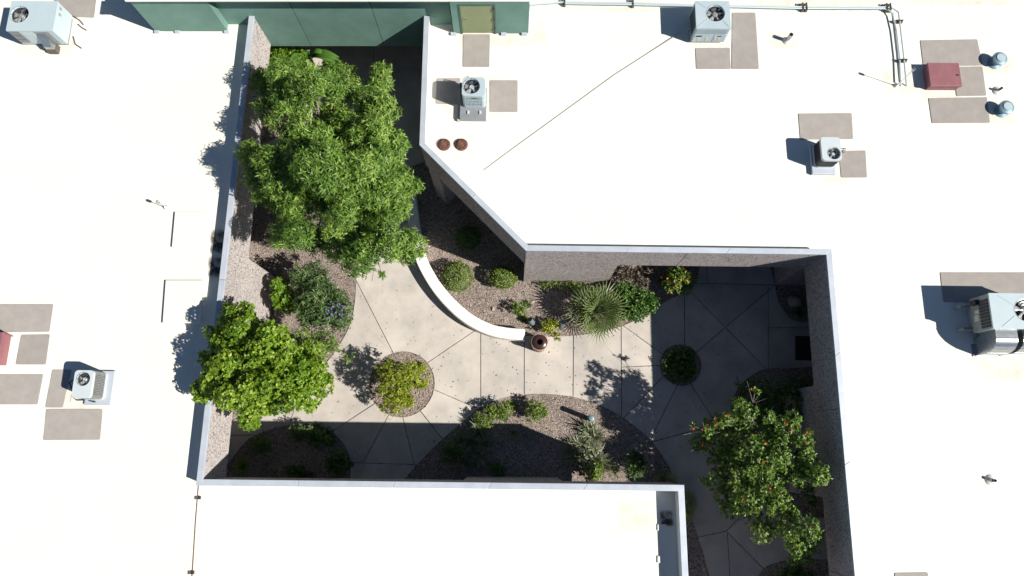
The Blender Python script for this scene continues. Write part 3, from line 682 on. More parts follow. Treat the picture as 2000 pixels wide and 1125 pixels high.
for (x0, z0_) in ((-0.42, 0.20), (-0.12, 0.22), (0.20, 0.22), (0.32, 0.22)): MB().box(x0, x0 + 0.09, -0.574, -0.565, z0_, z0_ + 0.18).build('sticker', M['paper'], ac2)
MB().box(-0.618, -0.608, -0.4, 0.45, 0.2, 0.85).build('coil_grille', M['coil'], ac2)
# large packaged unit in the corner
ac1 = thing('air_conditioner', 'large white packaged unit with off centre fan and a sheet metal hood', 'air conditioner', (-17.27, 14.98, ZR), BROT)
package_body(ac1, 1.66, 1.18, 0.15, 1.005, M['ac_white'], (-0.46, 0.05, 0.33))
for k in range(3):
    z0_ = 0.25 + k * 0.23
    gl = MB().box(-0.80, -0.46, -0.602, -0.588, z0_, z0_ + 0.20).build('coil_grille', M['coil'], ac1)
    for j in range(4): MB().box(-0.80, -0.46, -0.612, -0.601, z0_ + 0.02 + j * 0.05, z0_ + 0.04 + j * 0.05).build('slat', M['ac_grey'], gl)
MB().box(-0.38, 0.02, -0.604, -0.589, 0.25, 0.86).build('access_panel', M['ac_white'], ac1, bevel=0.006)
MB().box(0.08, 0.62, -0.600, -0.589, 0.20, 0.93).build('hood_recess', M['ac_grey'], ac1)
hd = MB(); hd.add([(0.16, -0.60, 0.85), (0.46, -0.60, 0.85), (0.46, -0.88, 0.40), (0.16, -0.88, 0.40), (0.16, -0.60, 0.25), (0.46, -0.60, 0.25), (0.46, -0.88, 0.22), (0.16, -0.88, 0.22)],
       [(0, 1, 2, 3), (0, 3, 7, 4), (1, 5, 6, 2), (3, 2, 6, 7)]); hd.build('hood', M['steel'], ac1)
MB().box(0.14, 0.48, -0.92, -0.62, 0.0, 0.2).build('hood_support', M['wood'], ac1)
for xx, dz in ((0.15, 0.72), (0.38, 0.74)): MB().box(0.832, 0.838, xx, xx + 0.1, dz, dz + 0.13).build('vent_slot', M['ac_grey'], ac1)
for pts_, lab in (([(140, 30), (155, 39), (163, 48)], 1), ([(152, 47), (160, 54), (169, 59)], 2), ([(143, 71), (147, 86), (159, 94)], 3)):
    c = tag(MB().tube([tuple(at(x, y, ZR + 0.03)) for x, y in pts_], 0.022).build('roof_cable', M['wood']), 'short bent dark cable on the roof by the large white packaged unit', 'cable', 'short cables by the white unit')
# unit with silver ducts
ac5 = thing('air_conditioner', 'grey packaged unit with louvred side and two silver elbow ducts', 'air conditioner', (16.40, 4.12, ZR), BROT)
package_body(ac5, 2.02, 1.14, 0.30, 1.27, M['ac_white'], (0.10, 0.03, 0.36))
MB().box(-1.022, -1.008, -0.56, 0.56, 0.32, 1.2).build('side_panel', M['ac_grey'], ac5)
for k in range(9): MB().box(-1.05, -1.02, -0.50 + k * 0.105, -0.50 + k * 0.105 + 0.075, 0.76, 1.18).build('louvre', M['dark'], ac5)
MB().box(-1.03, -1.02, -0.22, -0.02, 0.45, 0.66).build('sticker', M['paper'], ac5); MB().box(-1.03, -1.02, 0.02, 0.14, 0.5, 0.7).build('sticker', M['paper'], ac5)
MB().box(-1.16, -1.02, 0.30, 0.46, 0.50, 0.78).build('disconnect_box', M['dark'], ac5)
for yy in (0.34, -0.42): MB().tube([(-0.95, yy, 0.22), (-1.28, yy, 0.22), (-1.34, yy, 0.0)], 0.06, 8).build('pipe_stub', M['ac_grey'], ac5)
rb = MB()
for (x0, y0) in ((-0.96, -0.5), (0.96, -0.5), (-0.96, 0.5), (0.96, 0.5)):
    a = Vector((0.10, 0.03)); d = (Vector((x0, y0)) - a).normalized(); s_ = a + d * 0.44; rb.tube([(s_.x, s_.y, 1.272), (x0 * 0.75 + 0.0, y0, 1.272)], 0.01, 6)
rb.build('lid_crease', M['ac_white'], ac5)
def duct(x0, x1, zt, reach, m_):
    prof = []                                    # rectangular elbow: out of the front, round and down into the roof
    outer = [(-0.50, zt), (-0.57 - 0.28, zt)] + [(-0.85 - (reach - 0.28) * math.sin(a), zt * (0.42 + 0.58 * math.cos(a))) for a in np.linspace(0.15, math.pi / 2, 9)] + [(-0.57 - reach, 0.0)]
    inner = [(-0.50, 0.34), (-0.70, 0.30), (-0.74, 0.15), (-0.74, 0.0)]
    ring = outer + inner[::-1]; n_ = len(ring)
    m2 = MB(); m2.add([(x0, y, z) for y, z in ring] + [(x1, y, z) for y, z in ring], [tuple(range(n_)), tuple(range(2 * n_ - 1, n_ - 1, -1))] + [(i, (i + 1) % n_, n_ + (i + 1) % n_, n_ + i) for i in range(n_)])
    o = m2.build('duct', m_, ac5, smooth=True)
    MB().box(x0 - 0.012, x1 + 0.012, -0.875, -0.845, zt - 0.3, zt + 0.012).build('flange', m_, o)
    for q_ in (3, 6, 9):
        (ya, za), (yb, zb) = outer[q_], outer[q_ + 1]
        MB().tube([(x0 - 0.008, ya, za), (x1 + 0.008, ya, za)], 0.014, 6).build('seam', m_, o)
    MB().box(x0 - 0.10, x1 + 0.02, -0.6 - reach, -0.9, 0.0, 0.03).build('base_flange', M['steel'], o)
duct(-0.86, -0.16, 1.10, 0.72, M['steel']); duct(0.02, 0.78, 1.10, 0.70, M['steel'])
MB().box(0.06, 0.74, -0.80, -0.575, 1.10, 1.135).build('duct_cover', M['paper'], ac5)

# maroon hatches
def hatch(label, c, w_, d_, h, handle):
    t = thing('roof_hatch', label, 'hatch', (c[0], c[1], ZR), BROT)
    MB().box(-w_ / 2 + 0.03, w_ / 2 - 0.03, -d_ / 2 + 0.03, d_ / 2 - 0.03, 0, h - 0.1).build('curb', M['red'], t)
    lid = MB().box(-w_ / 2, w_ / 2, -d_ / 2, d_ / 2, h - 0.10, h).build('lid', M['red'], t, bevel=0.012)
    if handle:
        MB().box(w_ / 2 - 0.16, w_ / 2 - 0.06, -0.03, 0.0, h - 0.002, h + 0.012).build('handle', M['black'], lid)
        MB().box(w_ / 2 - 0.15, w_ / 2 - 0.06, -0.065, -0.035, h - 0.002, h + 0.014).build('latch', M['steel'], lid)
    return t
hatch('maroon roof hatch with a small handle beside the twin conduits', (15.70, 13.03), 1.14, 0.93, 0.36, True)
hatch('maroon metal box cut by the frame between three grey mats', (-17.45, 3.03), 1.2, 1.08, 0.45, False)
MB().tube([tuple(at(4, 648, ZR + 0.2)), tuple(at(14, 652, ZR + 0.1)), tuple(at(26, 657, ZR + 0.03))], 0.02).build('roof_cable', M['red'])
tag(bpy.data.objects['roof_cable.003'], 'short dark red cable at the corner of the maroon box', 'cable')

# round vents
def vent(label, px, py, r, h, cap=True):
    c = at(px, py, ZR); t = thing('roof_vent', label, 'vent', (c.x, c.y, ZR))
    MB().lathe([(r * 1.0, 0), (r * 1.0, 0.03), (r * 0.62, 0.1), (r * 0.60, h - 0.10)], 20).build('flashing', M['vent'], t, smooth=True)
    MB().lathe([(r * 0.62, h - 0.14), (r * 1.0, h - 0.10), (r * 1.0, h - 0.04), (r * 0.66, h), (r * 0.60, h + 0.005)], 24).build('cap', M['vent'], t, smooth=True)
    MB().lathe([(r * 0.60, h), (r * 0.60, h + 0.02), (0.02, h + 0.025)], 24).build('cap_disc', M['ac_blue'], t, smooth=True)
vent('blue grey round vent cap beside the wide mat behind the maroon hatch', 1942, 123, 0.26, 0.36)
vent('blue grey round vent cap beside the wide mat below the maroon hatch', 1955, 217, 0.26, 0.36)
def pipe_vent(label, px, py, r, h, m_, boot, mb_):
    c = at(px, py, ZR); t = thing('vent_pipe', label, 'vent', (c.x, c.y, ZR))
    MB().lathe([(boot, 0), (boot * 0.9, 0.03), (r * 1.5, 0.07), (r * 1.1, 0.12)], 18).build('boot', mb_, t, smooth=True)
    MB().lathe([(r, 0.02), (r, h), (r * 0.8, h), (r * 0.8, h - 0.08)], 14).build('pipe', m_, t, smooth=True)
pipe_vent('silver vent pipe standing alone near the long mat', 1537, 80, 0.075, 0.42, M['steel'], 0.17, M['flash'])
pipe_vent('short dark vent pipe between the two blue grey round vents', 1948, 178, 0.045, 0.24, M['dark'], 0.19, M['flash'])
pipe_vent('short dark vent pipe alone below the unit with silver ducts', 1935, 938, 0.05, 0.22, M['dark'], 0.19, M['flash'])
def mast(label, px, py, h):
    c = at(px, py, ZR); t = thing('roof_mast', label, 'mast', (c.x, c.y, ZR))
    MB().lathe([(0.11, 0), (0.06, 0.05), (0.03, 0.12), (0.015, 0.16)], 12).build('base', M['flash'], t, smooth=True)
    MB().tube([(0, 0, 0.05), (0, 0, h - 0.1)], 0.012, 6).build('rod', M['steel'], t)
    MB().lathe([(0.01, h - 0.18), (0.045, h - 0.14), (0.05, h - 0.02), (0.015, h + 0.02)], 10).build('head', M['steel'], t, smooth=True)
mast('thin metal mast between twin conduits and maroon hatch', 1750, 168, 1.2)
mast('short metal mast on open roof beside the low square slab', 325, 406, 0.68)
# pale raised sump round the drains, a few lap seams in the membrane
sp = round_poly([at2(850, 262, ZR), at2(922, 262, ZR), at2(922, 302, ZR), at2(850, 302, ZR)], 0.3, 6)
MB().prism(sp, ZR, ZR + 0.016).build('sump_pad', M['flash'], rfN)
for a_, b_, r_ in (((1815, 975), (2010, 978), rfN), ((1700, 0), (1990, 2), rfN), ((420, 1040), (1270, 1048), rfS), ((960, 395), (1520, 400), rfN), ((1560, 420), (1990, 424), rfN), ((10, 300), (410, 306), rfW), ((-10, 905), (385, 910), rfW), ((1700, 780), (1990, 784), rfN)):
    P_, Q_ = at2(*a_, ZR), at2(*b_, ZR); MB().box(min(P_[0], Q_[0]), max(P_[0], Q_[0]), P_[1] - 0.06, P_[1] + 0.06, ZR, ZR + 0.005).build('lap_seam', M['roof'], r_)
# rusty drains
for px_, lab in ((867, 'rusty domed roof drain nearer the slanted corner coping'), (901, 'rusty domed roof drain with a small bluish shaded flank')):
    c = at(px_, 283, ZR); t = thing('roof_drain', lab, 'drain', (c.x, c.y, ZR))
    MB().lathe([(0.25, 0.0), (0.24, 0.02), (0.20, 0.03)], 20).build('sump_ring', M['rust'], t)
    sc = MB()
    for k in range(14):
        a = 2 * math.pi * k / 14
        sc.tube([(r_ * math.cos(a), r_ * math.sin(a), z_) for r_, z_ in ((0.215, 0.02), (0.20, 0.09), (0.15, 0.14), (0.09, 0.155))], 0.014, 5)
    sc.tube([(0.095 * math.cos(q * math.pi / 8), 0.095 * math.sin(q * math.pi / 8), 0.155) for q in range(17)], 0.02, 5)
    sc.tube([(0.2 * math.cos(q * math.pi / 8), 0.2 * math.sin(q * math.pi / 8), 0.085) for q in range(17)], 0.012, 5)
    sc.build('strainer', M['rust'], t); MB().lathe([(0.095, 0.15), (0.06, 0.165), (0.01, 0.17)], 12).build('strainer_cap', M['rust'], t)
    MB().lathe([(0.19, 0.012), (0.01, 0.011)], 16).build('drain_bowl', M['wood'], t)
# conduits
zc_ = ZR + 0.14
c1 = [at(1000, 12, zc_), at(1036, 9, zc_), at(1102, 4, zc_), at(1235, 6, zc_), at(1350, 9, zc_), at(1568, 13.5, zc_), at(1728, 14, zc_), at(1744, 16, zc_), at(1755, 24, zc_), at(1757, 40, zc_), at(1764, 100, zc_), at(1770, 160, zc_), at(1771, 168, ZR)]
c2 = [at(1102, 7, zc_), at(1235, 9, zc_), at(1568, 16.5, zc_), at(1727, 17, zc_), at(1738, 21, zc_), at(1744, 30, zc_), at(1751, 60, zc_), at(1757, 110, zc_), at(1759, 160, zc_), at(1760, 168, ZR)]
c1[0] = Vector((0.55, 15.05, zc_ + 0.1))
tag(MB().tube(c1, 0.030, 8).build('conduit', M['pipe'], smooth=True), 'outer of two pale conduits running to the green storey and bending down', 'pipe')
tag(MB().tube(c2, 0.026, 8).build('conduit', M['pipe'], smooth=True), 'inner of two pale conduits, on the tighter side of the bend', 'pipe')
def support(px, py, rz, lab):
    c = at(px, py, ZR); t = thing('pipe_support', lab, 'support', (c.x, c.y, ZR), rz, 'blocks under the twin conduits')
    MB().box(-0.045, 0.045, -0.16, 0.16, 0, 0.105).build('block', M['wood'], t, bevel=0.008)
    MB().box(-0.02, 0.02, -0.14, 0.14, 0.17, 0.19).build('strap', M['dark'], t)
    for s in (-1, 1): MB().box(-0.01, 0.01, s * 0.13 - 0.01, s * 0.13 + 0.01, 0.1, 0.18).build('bolt', M['dark'], t)
for px_, py_, lab_ in ((1102, 7, 'dark conduit block nearest the green upper storey'), (1235, 9, 'dark conduit block midway between green storey and square packaged unit'),
                       (1565, 17, 'one of two paired dark blocks under the straight conduits past the packaged unit'), (1572, 17, 'one of two paired dark blocks under the straight conduits past the packaged unit'),
                       (1728, 18, 'one of two paired dark blocks just before the conduits bend'), (1735, 18, 'one of two paired dark blocks just before the conduits bend')): support(px_, py_, 0, lab_)
for px_, py_, lab_ in ((1752, 45, 'dark conduit block just after the bend of the twin conduits'), (1760, 121, 'dark conduit block near the maroon hatch and thin mast')): support(px_, py_, math.pi / 2, lab_)
tag(MB().tube([at(1348, 53, ZR + 0.3), at(1335, 60, ZR + 0.16), at(1325, 66, ZR + 0.05), at(1270, 101, ZR + 0.02), at(1200, 146, ZR + 0.016), at(1090, 226, ZR + 0.016), at(1010, 284, ZR + 0.016), at(945, 332, ZR + 0.014)], [0.025, 0.022, 0.016, 0.015, 0.015, 0.014, 0.013, 0.011], 6).build('drain_hose', M['ac_grey']), 'thin grey drain hose running diagonally over the bare roof', 'hose')
cs = tag(MB().tube([at(388, 946, ZR + 0.02), at(382, 1020, ZR + 0.02), at(377, 1100, ZR + 0.02), at(370, 1200, ZR + 0.02)], 0.011, 6).build('conduit', M['rust']), 'single thin brown conduit leaving the courtyard corner', 'pipe')
for px_, py_ in ((387, 972), (374, 1118)):
    c = at(px_, py_, ZR); t = thing('pipe_support', 'small dark block under the single thin brown conduit', 'support', (c.x, c.y, ZR), 0, 'blocks under the brown conduit')
    MB().box(-0.10, 0.10, -0.05, 0.05, 0, 0.03).build('block', M['wood'], t, bevel=0.006); MB().box(0.03, 0.08, -0.045, 0.045, 0.029, 0.06).build('clip', M['dark'], t)

# ------------------------------------------------------------------ courtyard furniture
c = at(1054, 668, 0.86); t = thing('litter_bin', 'round aggregate litter bin with dark brown funnel lid by the white wall end', 'litter bin', (c.x, c.y, 0.03))
MB().lathe([(0.27, 0.0), (0.30, 0.04), (0.315, 0.6), (0.335, 0.74), (0.335, 0.80), (0.305, 0.82), (0.295, 0.80), (0.29, 0.5)], 32, close=False).build('body', M['bin_body'], t, smooth=True)
MB().lathe([(0.297, 0.79), (0.29, 0.83), (0.25, 0.86), (0.14, 0.90), (0.118, 0.895), (0.11, 0.80), (0.10, 0.55)], 32, close=False).build('lid', M['bin'], t, smooth=True)
MB().lathe([(0.11, 0.60), (0.01, 0.60)], 20, close=False).build('liner', M['black'], t)
def bollard(label, px, py, h, r, head):
    c = at(px, py, 0); t = thing('garden_light', label, 'light', (c.x, c.y, 0.0))
    MB().lathe([(r * 1.25, 0), (r * 1.25, 0.04), (r, 0.05), (r, h - 0.12)], 16).build('post', M['bollard'], t, smooth=True)
    MB().lathe([(r * 0.9, h - 0.13), (r * 0.9, h - 0.06)], 16).build('lens', M['glass'], t)
    MB().lathe([(r * 1.1, h - 0.06), (r * 1.1, h - 0.015), (r * 0.85, h), (0.01, h + 0.005)], 16).build('cap', M[head], t, smooth=True)
bollard('slim bollard light casting a long shadow beside the yucca', 1150, 818, 0.95, 0.095, 'vent')
def uplight(label, px, py, lean):
    c = at(px, py, 0); t = thing('garden_light', label, 'light', (c.x, c.y, 0.0))
    MB().lathe([(0.04, 0), (0.04, 0.16)], 10).build('stake', M['dark'], t)
    a = Vector((0, 0, 0.14)); d = Vector(lean).normalized()
    m_ = MB().tube([a, a + d * 0.05, a + d * 0.34], [0.07, 0.11, 0.115], 14); m_.build('housing', M['bollard'], t, smooth=True)
    MB().tube([a + d * 0.335, a + d * 0.345], 0.098, 14).build('lens', M['glass'], t)
uplight('small canister spotlight tilted beside the fan palm', 1095, 641, (0.15, 0.5, 0.9))
uplight('small teal canister spotlight lying in leaf shadow', 1041, 634, (-0.3, 0.3, 0.6))
# boulder in the shaded corner bed, door mat
bm = bmesh.new(); bmesh.ops.create_icosphere(bm, subdivisions=3, radius=0.26)
for v in bm.verts: v.co = Vector((v.co.x * 1.2, v.co.y * 0.9, v.co.z * 0.8)) * (1 + 0.18 * math.sin(v.co.x * 13 + 1) * math.cos(v.co.y * 11) + 0.1 * math.sin(v.co.z * 17))
me = bpy.data.meshes.new('boulder'); bm.to_mesh(me); bm.free(); me.polygons.foreach_set('use_smooth', [True] * len(me.polygons))
c = at(1553, 589, 0.15); tag(link('boulder', me, M['boulder'], None, (c.x, c.y, 0.12)), 'pale rounded boulder in the shaded corner bed', 'rock')
for (px_, py_, s_) in ((963, 603, 0.10), (1040, 590, 0.09)):
    o = bpy.data.objects['boulder'].copy(); COL.objects.link(o); cc = at(px_, py_, 0.05); o.location = (cc.x, cc.y, 0.03); o.scale = (s_ * 3, s_ * 2.6, s_ * 2.4); o.rotation_euler.z = px_
    o['label'] = 'small pale stone lying on sunlit gravel behind the white wall'; o['group'] = 'small stones in the bed'
P = [at2(x, y, 0.03) for x, y in ((1553, 656), (1600, 657), (1601, 705), (1553, 703))]; cx = sum(p[0] for p in P) / 4; cy = sum(p[1] for p in P) / 4
tag(MB().prism(round_poly([(p[0] - cx, p[1] - cy) for p in P], 0.03), 0.0, 0.018).build('door_mat', M['mat_'], None, (cx, cy, 0.032)), 'black rubber door mat on shaded paving', 'mat')

# ------------------------------------------------------------------ plants
def unit_rand(n):
    v = rng.normal(size=(n, 3)); return v / np.linalg.norm(v, axis=1, keepdims=True)
def norm(v): return v / np.maximum(np.linalg.norm(v, axis=-1, keepdims=True), 1e-9)

def leaf_mesh(name, P, Dv, Nv, Ln, Wd, shape, tone, m_, parent, origin):
    """P base points, Dv directions, Nv normals; each leaf is a folded blade with its own tone"""
    n_ = len(P); Dv = norm(Dv); S = norm(np.cross(Dv, Nv)); Nn = np.cross(S, Dv)
    Ln = Ln[:, None]; Wd = Wd[:, None]
    if shape == 'lance':
        V = np.stack([P, P + Dv * Ln * 0.42 + S * Wd * 0.5 + Nn * Wd * 0.18, P + Dv * Ln - Nn * Ln * 0.12, P + Dv * Ln * 0.42 - S * Wd * 0.5 + Nn * Wd * 0.18], 1)
        F = np.array([[0, 1, 2], [0, 2, 3]])
    else:
        V = np.stack([P, P + Dv * Ln * 0.3 + S * Wd * 0.45 + Nn * Wd * 0.16, P + Dv * Ln * 0.7 + S * Wd * 0.42 + Nn * Wd * 0.14, P + Dv * Ln - Nn * Ln * 0.08,
                      P + Dv * Ln * 0.7 - S * Wd * 0.42 + Nn * Wd * 0.14, P + Dv * Ln * 0.3 - S * Wd * 0.45 + Nn * Wd * 0.16], 1)
        F = np.array([[0, 1, 2, 3], [0, 3, 4, 5]])
    k = V.shape[1]; V = V.reshape(-1, 3) - np.array(origin)[None]
    F = (F[None] + (np.arange(n_) * k)[:, None, None]).reshape(-1, F.shape[1])
    me = bpy.data.meshes.new(name); nf = len(F); fl = F.shape[1]
    me.vertices.add(len(V)); me.vertices.foreach_set('co', V.astype(np.float32).ravel())
    me.loops.add(nf * fl); me.loops.foreach_set('vertex_index', F.astype(np.int32).ravel())
    me.polygons.add(nf); me.polygons.foreach_set('loop_start', (np.arange(nf) * fl).astype(np.int32))
    me.update(calc_edges=True)
    at_ = me.attributes.new('tone', 'FLOAT', 'POINT'); at_.data.foreach_set('value', np.repeat(np.clip(tone, 0, 1), k).astype(np.float32))
    return link(name, me, m_, parent)

def foliage(name, centres, radii, twigs, per, ln, wd, shape, m_, parent, origin, up=0.35, flat=0.75, theta=(45, 80), droop=0.15, tone_sd=0.22, inner=0.45):
    centres = np.array(centres, float); radii = np.array(radii, float); nc = len(centres)
    ntw = np.maximum(3, (twigs * (radii / radii.mean()) ** 2).astype(int)); idx = np.repeat(np.arange(nc), ntw); T = len(idx)
    d = unit_rand(T); d[:, 2] += up; d = norm(d)
    rad = radii[idx] * (inner + (1 - inner) * rng.random(T) ** 0.5)
    tw = centres[idx] + d * rad[:, None] * np.array([1, 1, flat])
    ax = norm(d + 0.45 * unit_rand(T) + np.array([0, 0, 0.25]))
    a = np.repeat(np.arange(T), per); N_ = len(a); axl = ax[a]
    ref = norm(np.cross(axl, unit_rand(N_))); th = np.radians(rng.uniform(theta[0], theta[1], N_))[:, None]
    D_l = axl * np.cos(th) + ref * np.sin(th); D_l[:, 2] -= droop
    base = tw[a] + axl * (rng.random(N_)[:, None] - 0.7) * ln * 1.3
    Nv = norm(axl + 0.5 * unit_rand(N_) + np.array([0, 0, 0.3]))
    L_ = ln * rng.uniform(0.65, 1.2, N_); W_ = wd * rng.uniform(0.75, 1.2, N_)
    ct = rng.normal(0, 0.10, nc); tt = rng.normal(0, 0.12, T)
    tone = 0.5 + ct[idx][a] + tt[a] + rng.normal(0, tone_sd, N_)
    base[:, 2] = np.maximum(base[:, 2], 0.03)
    return leaf_mesh(name, base, D_l, Nv, L_, W_, shape, tone, m_, parent, origin)

def edge_dist(p, poly):
    best = 1e9
    for i in range(len(poly)):
        x0, y0 = poly[i - 1]; x1, y1 = poly[i]; dx, dy = x1 - x0, y1 - y0
        t = max(0, min(1, ((p[0] - x0) * dx + (p[1] - y0) * dy) / (dx * dx + dy * dy + 1e-9)))
        best = min(best, math.hypot(p[0] - x0 - dx * t, p[1] - y0 - dy * t))
    return best
def clumps(outline, z0, z1, rpx, spacing, holes=(), half=None, jit=0.35, lower=0.5, ppm=55.0, slope=None):
    """clump centres that fill an outline seen from above with a domed crown"""
    xs_ = [p[0] for p in outline]; ys_ = [p[1] for p in outline]; got = []; out = []; rad = []
    half = half or min(max(xs_) - min(xs_), max(ys_) - min(ys_)) / 2 * 0.8
    for _ in range(6000):
        p = (random.uniform(min(xs_), max(xs_)), random.uniform(min(ys_), max(ys_)))
        if not inside(p, outline): continue
        e = edge_dist(p, outline)
        if e < rpx * 0.62: continue
        if any(math.hypot(p[0] - h[0], p[1] - h[1]) < h[2] + rpx * 0.45 for h in holes): continue
        if any(math.hypot(p[0] - g_[0], p[1] - g_[1]) < spacing for g_ in got): continue
        got.append(p); t = min(1, e / half); z = z0 + (z1 - z0) * math.sqrt(1 - (1 - t) ** 2) + random.uniform(-jit, jit)
        if slope: z += (p[0] - slope[0]) * slope[2] + (p[1] - slope[1]) * slope[3]
        w_ = at(p[0], p[1], z); r = rpx / ppm * random.uniform(0.8, 1.2); out.append(tuple(w_)); rad.append(r)
        if random.random() < lower and t > 0.25:
            zz = z0 - 0.25 + (z - z0) * random.uniform(0.0, 0.45); out.append((w_.x + random.uniform(-.3, .3), w_.y + random.uniform(-.3, .3), zz)); rad.append(r * 1.05)
    return out, rad
def branches(root, base, fork_z, cents, m_, r0=0.12, n_max=60, twist=0.25, name='branch_set'):
    """tapered trunk plus limbs to the clumps (limbs are one part: they can not be told apart through the leaves)"""
    b = Vector(base); top = Vector((b.x, b.y, fork_z))
    c = Vector((sum(x[0] for x in cents) / len(cents), sum(x[1] for x in cents) / len(cents), 0))
    top += (Vector((c.x, c.y, fork_z)) - top) * 0.35
    MB().tube([(0, 0, -0.05), ((top.x - b.x) * 0.3 + 0.05, (top.y - b.y) * 0.3, fork_z * 0.45), (top.x - b.x, top.y - b.y, fork_z)], [r0 * 1.2, r0, r0 * 0.8], 10).build('trunk', m_, root, smooth=True)
    mb = MB(); ids = list(range(len(cents))); random.shuffle(ids)
    hubs = []
    for k in range(6):
        a = 2 * math.pi * k / 6 + 0.3; cc = [Vector(x) for x in cents]
        sel = [x for x in cc if abs((math.atan2(x.y - top.y, x.x - top.x) - a + math.pi) % (2 * math.pi) - math.pi) < 0.55]
        if not sel: continue
        mid = sum(sel, Vector()) / len(sel); h = top + (mid - top) * 0.5 + Vector((random.uniform(-.2, .2), random.uniform(-.2, .2), -0.1)); hubs.append(h)
        mb.tube([top - b - Vector((0, 0, 0.12)), (top + (h - top) * 0.5 + Vector((0, 0, 0.12))) - b, h - b], [r0 * 0.62, r0 * 0.48, r0 * 0.36], 7)
    hubs.append(top)
    for i in ids[:n_max]:
        x = Vector(cents[i]); h = min(hubs, key=lambda q: (q - x).length)
        m1 = h + (x - h) * 0.55 + Vector((random.uniform(-twist, twist), random.uniform(-twist, twist), random.uniform(-0.05, twist)))
        L2 = (x - h).length
        mb.tube([h - b, m1 - b, x - b], [r0 * 0.30, r0 * 0.2, r0 * 0.09], 5)
        for _ in range(3):
            e = x + Vector((random.uniform(-.35, .35), random.uniform(-.35, .35), random.uniform(-.05, .3))) ; mb.tube([m1 + (x - m1) * 0.5 - b, e - b], [r0 * 0.10, r0 * 0.04], 4)
    mb.build('limbs', m_, root, smooth=True)

def tree(name, label, base_px, outline, z0, z1, rpx, spacing, lm, leaf, bark, twigs, per, fork=1.6, r0=0.12, holes=(), group=None, cat='tree', jit=0.35, lower=0.6, extra=(), flat=0.75, up=0.35, theta=(45, 80), droop=0.15, half=None, tone_sd=0.22, slope=None):
    b = at(base_px[0], base_px[1], 0.0); t = thing(name, label, cat, (b.x, b.y, 0), 0, group)
    ce, ra = clumps(outline, z0, z1, rpx, spacing, holes, half, jit, lower, slope=slope)
    for (x, y, z, r) in extra: ce.append(tuple(at(x, y, z))); ra.append(r)
    branches(t, b, fork, ce, bark, r0)
    foliage('crown', ce, ra, twigs, per, leaf[1], leaf[2], leaf[0], lm, t, b, up=up, flat=flat, theta=theta, droop=droop, tone_sd=tone_sd)
    return t, ce

lt_ = leaf_mesh('leaf_litter', LITTER, unit_rand(nl) * np.array([1, 1, 0.08]), np.tile([0.0, 0, 1], (nl, 1)) + 0.2 * unit_rand(nl), rng.uniform(0.04, 0.11, nl), rng.uniform(0.015, 0.035, nl), 'lance', rng.random(nl), LM['plum'], None, (0, 0, 0))
lt_['kind'] = 'stuff'; lt_['label'] = 'scattered dry fallen leaves on paving and gravel'; lt_['category'] = 'leaves'
# the big ash
ash_out = [(520, 130), (565, 112), (600, 118), (640, 112), (680, 128), (705, 165), (722, 172), (728, 128), (748, 120), (765, 135), (762, 165), (768, 205), (778, 235), (792, 275), (798, 315), (822, 352), (822, 382), (808, 385), (800, 410), (806, 450), (826, 480), (815, 505), (782, 500), (745, 505), (738, 525), (715, 545), (690, 540), (668, 520), (655, 495), (625, 490), (590, 498), (560, 500), (535, 480), (525, 455), (540, 430), (512, 415), (490, 390), (492, 360), (470, 335), (462, 300), (468, 275), (490, 262), (520, 258), (500, 235), (490, 200), (492, 170)]
tree('ash_tree', 'largest courtyard tree with a broad crown of slender mid green leaves', (655, 400), ash_out, 4.3, 6.9, 29, 30, LM['ash'], ('lance', 0.18, 0.042), M['bark'], 112, 10, fork=2.6, r0=0.17,
     holes=[(648, 375, 12), (600, 345, 8), (512, 268, 14), (632, 240, 9), (700, 300, 8), (570, 210, 8), (775, 455, 16), (520, 395, 8), (560, 300, 7), (690, 220, 7), (745, 400, 9), (610, 430, 7), (690, 430, 8)], extra=[(745, 142, 5.6, 0.36), (738, 165, 5.5, 0.3), (808, 366, 5.2, 0.32), (745, 535, 4.0, 0.12)], jit=1.0, lower=0.35, half=170)
# bright leafy tree
br_out = [(440, 612), (460, 598), (485, 600), (500, 592), (505, 625), (530, 615), (552, 640), (570, 660), (590, 690), (640, 690), (632, 720), (648, 748), (615, 760), (618, 800), (580, 815), (545, 800), (520, 815), (510, 835), (480, 832), (470, 815), (450, 805), (430, 790), (385, 775), (382, 750), (405, 735), (388, 710), (412, 690), (405, 655), (425, 640)]
tree('leafy_tree', 'bright yellow green tree leaning over the parapet with small rounded leaves', (545, 735), br_out, 4.1, 6.0, 21, 19, LM['citrus'], ('oval', 0.092, 0.07), M['bark_d'], 66, 8, fork=1.8, r0=0.11,
     holes=[(548, 742, 8), (455, 670, 10), (490, 735, 6), (590, 790, 5), (520, 780, 5), (430, 735, 5), (500, 625, 6)], extra=[(392, 756, 4.9, 0.3), (398, 772, 4.8, 0.28), (402, 700, 5.0, 0.28), (415, 650, 5.0, 0.28), (446, 606, 4.9, 0.24), (482, 604, 4.8, 0.26), (490, 824, 4.4, 0.3), (628, 738, 4.3, 0.26), (606, 790, 4.3, 0.26)], jit=0.55, lower=0.6, half=80, tone_sd=0.22)
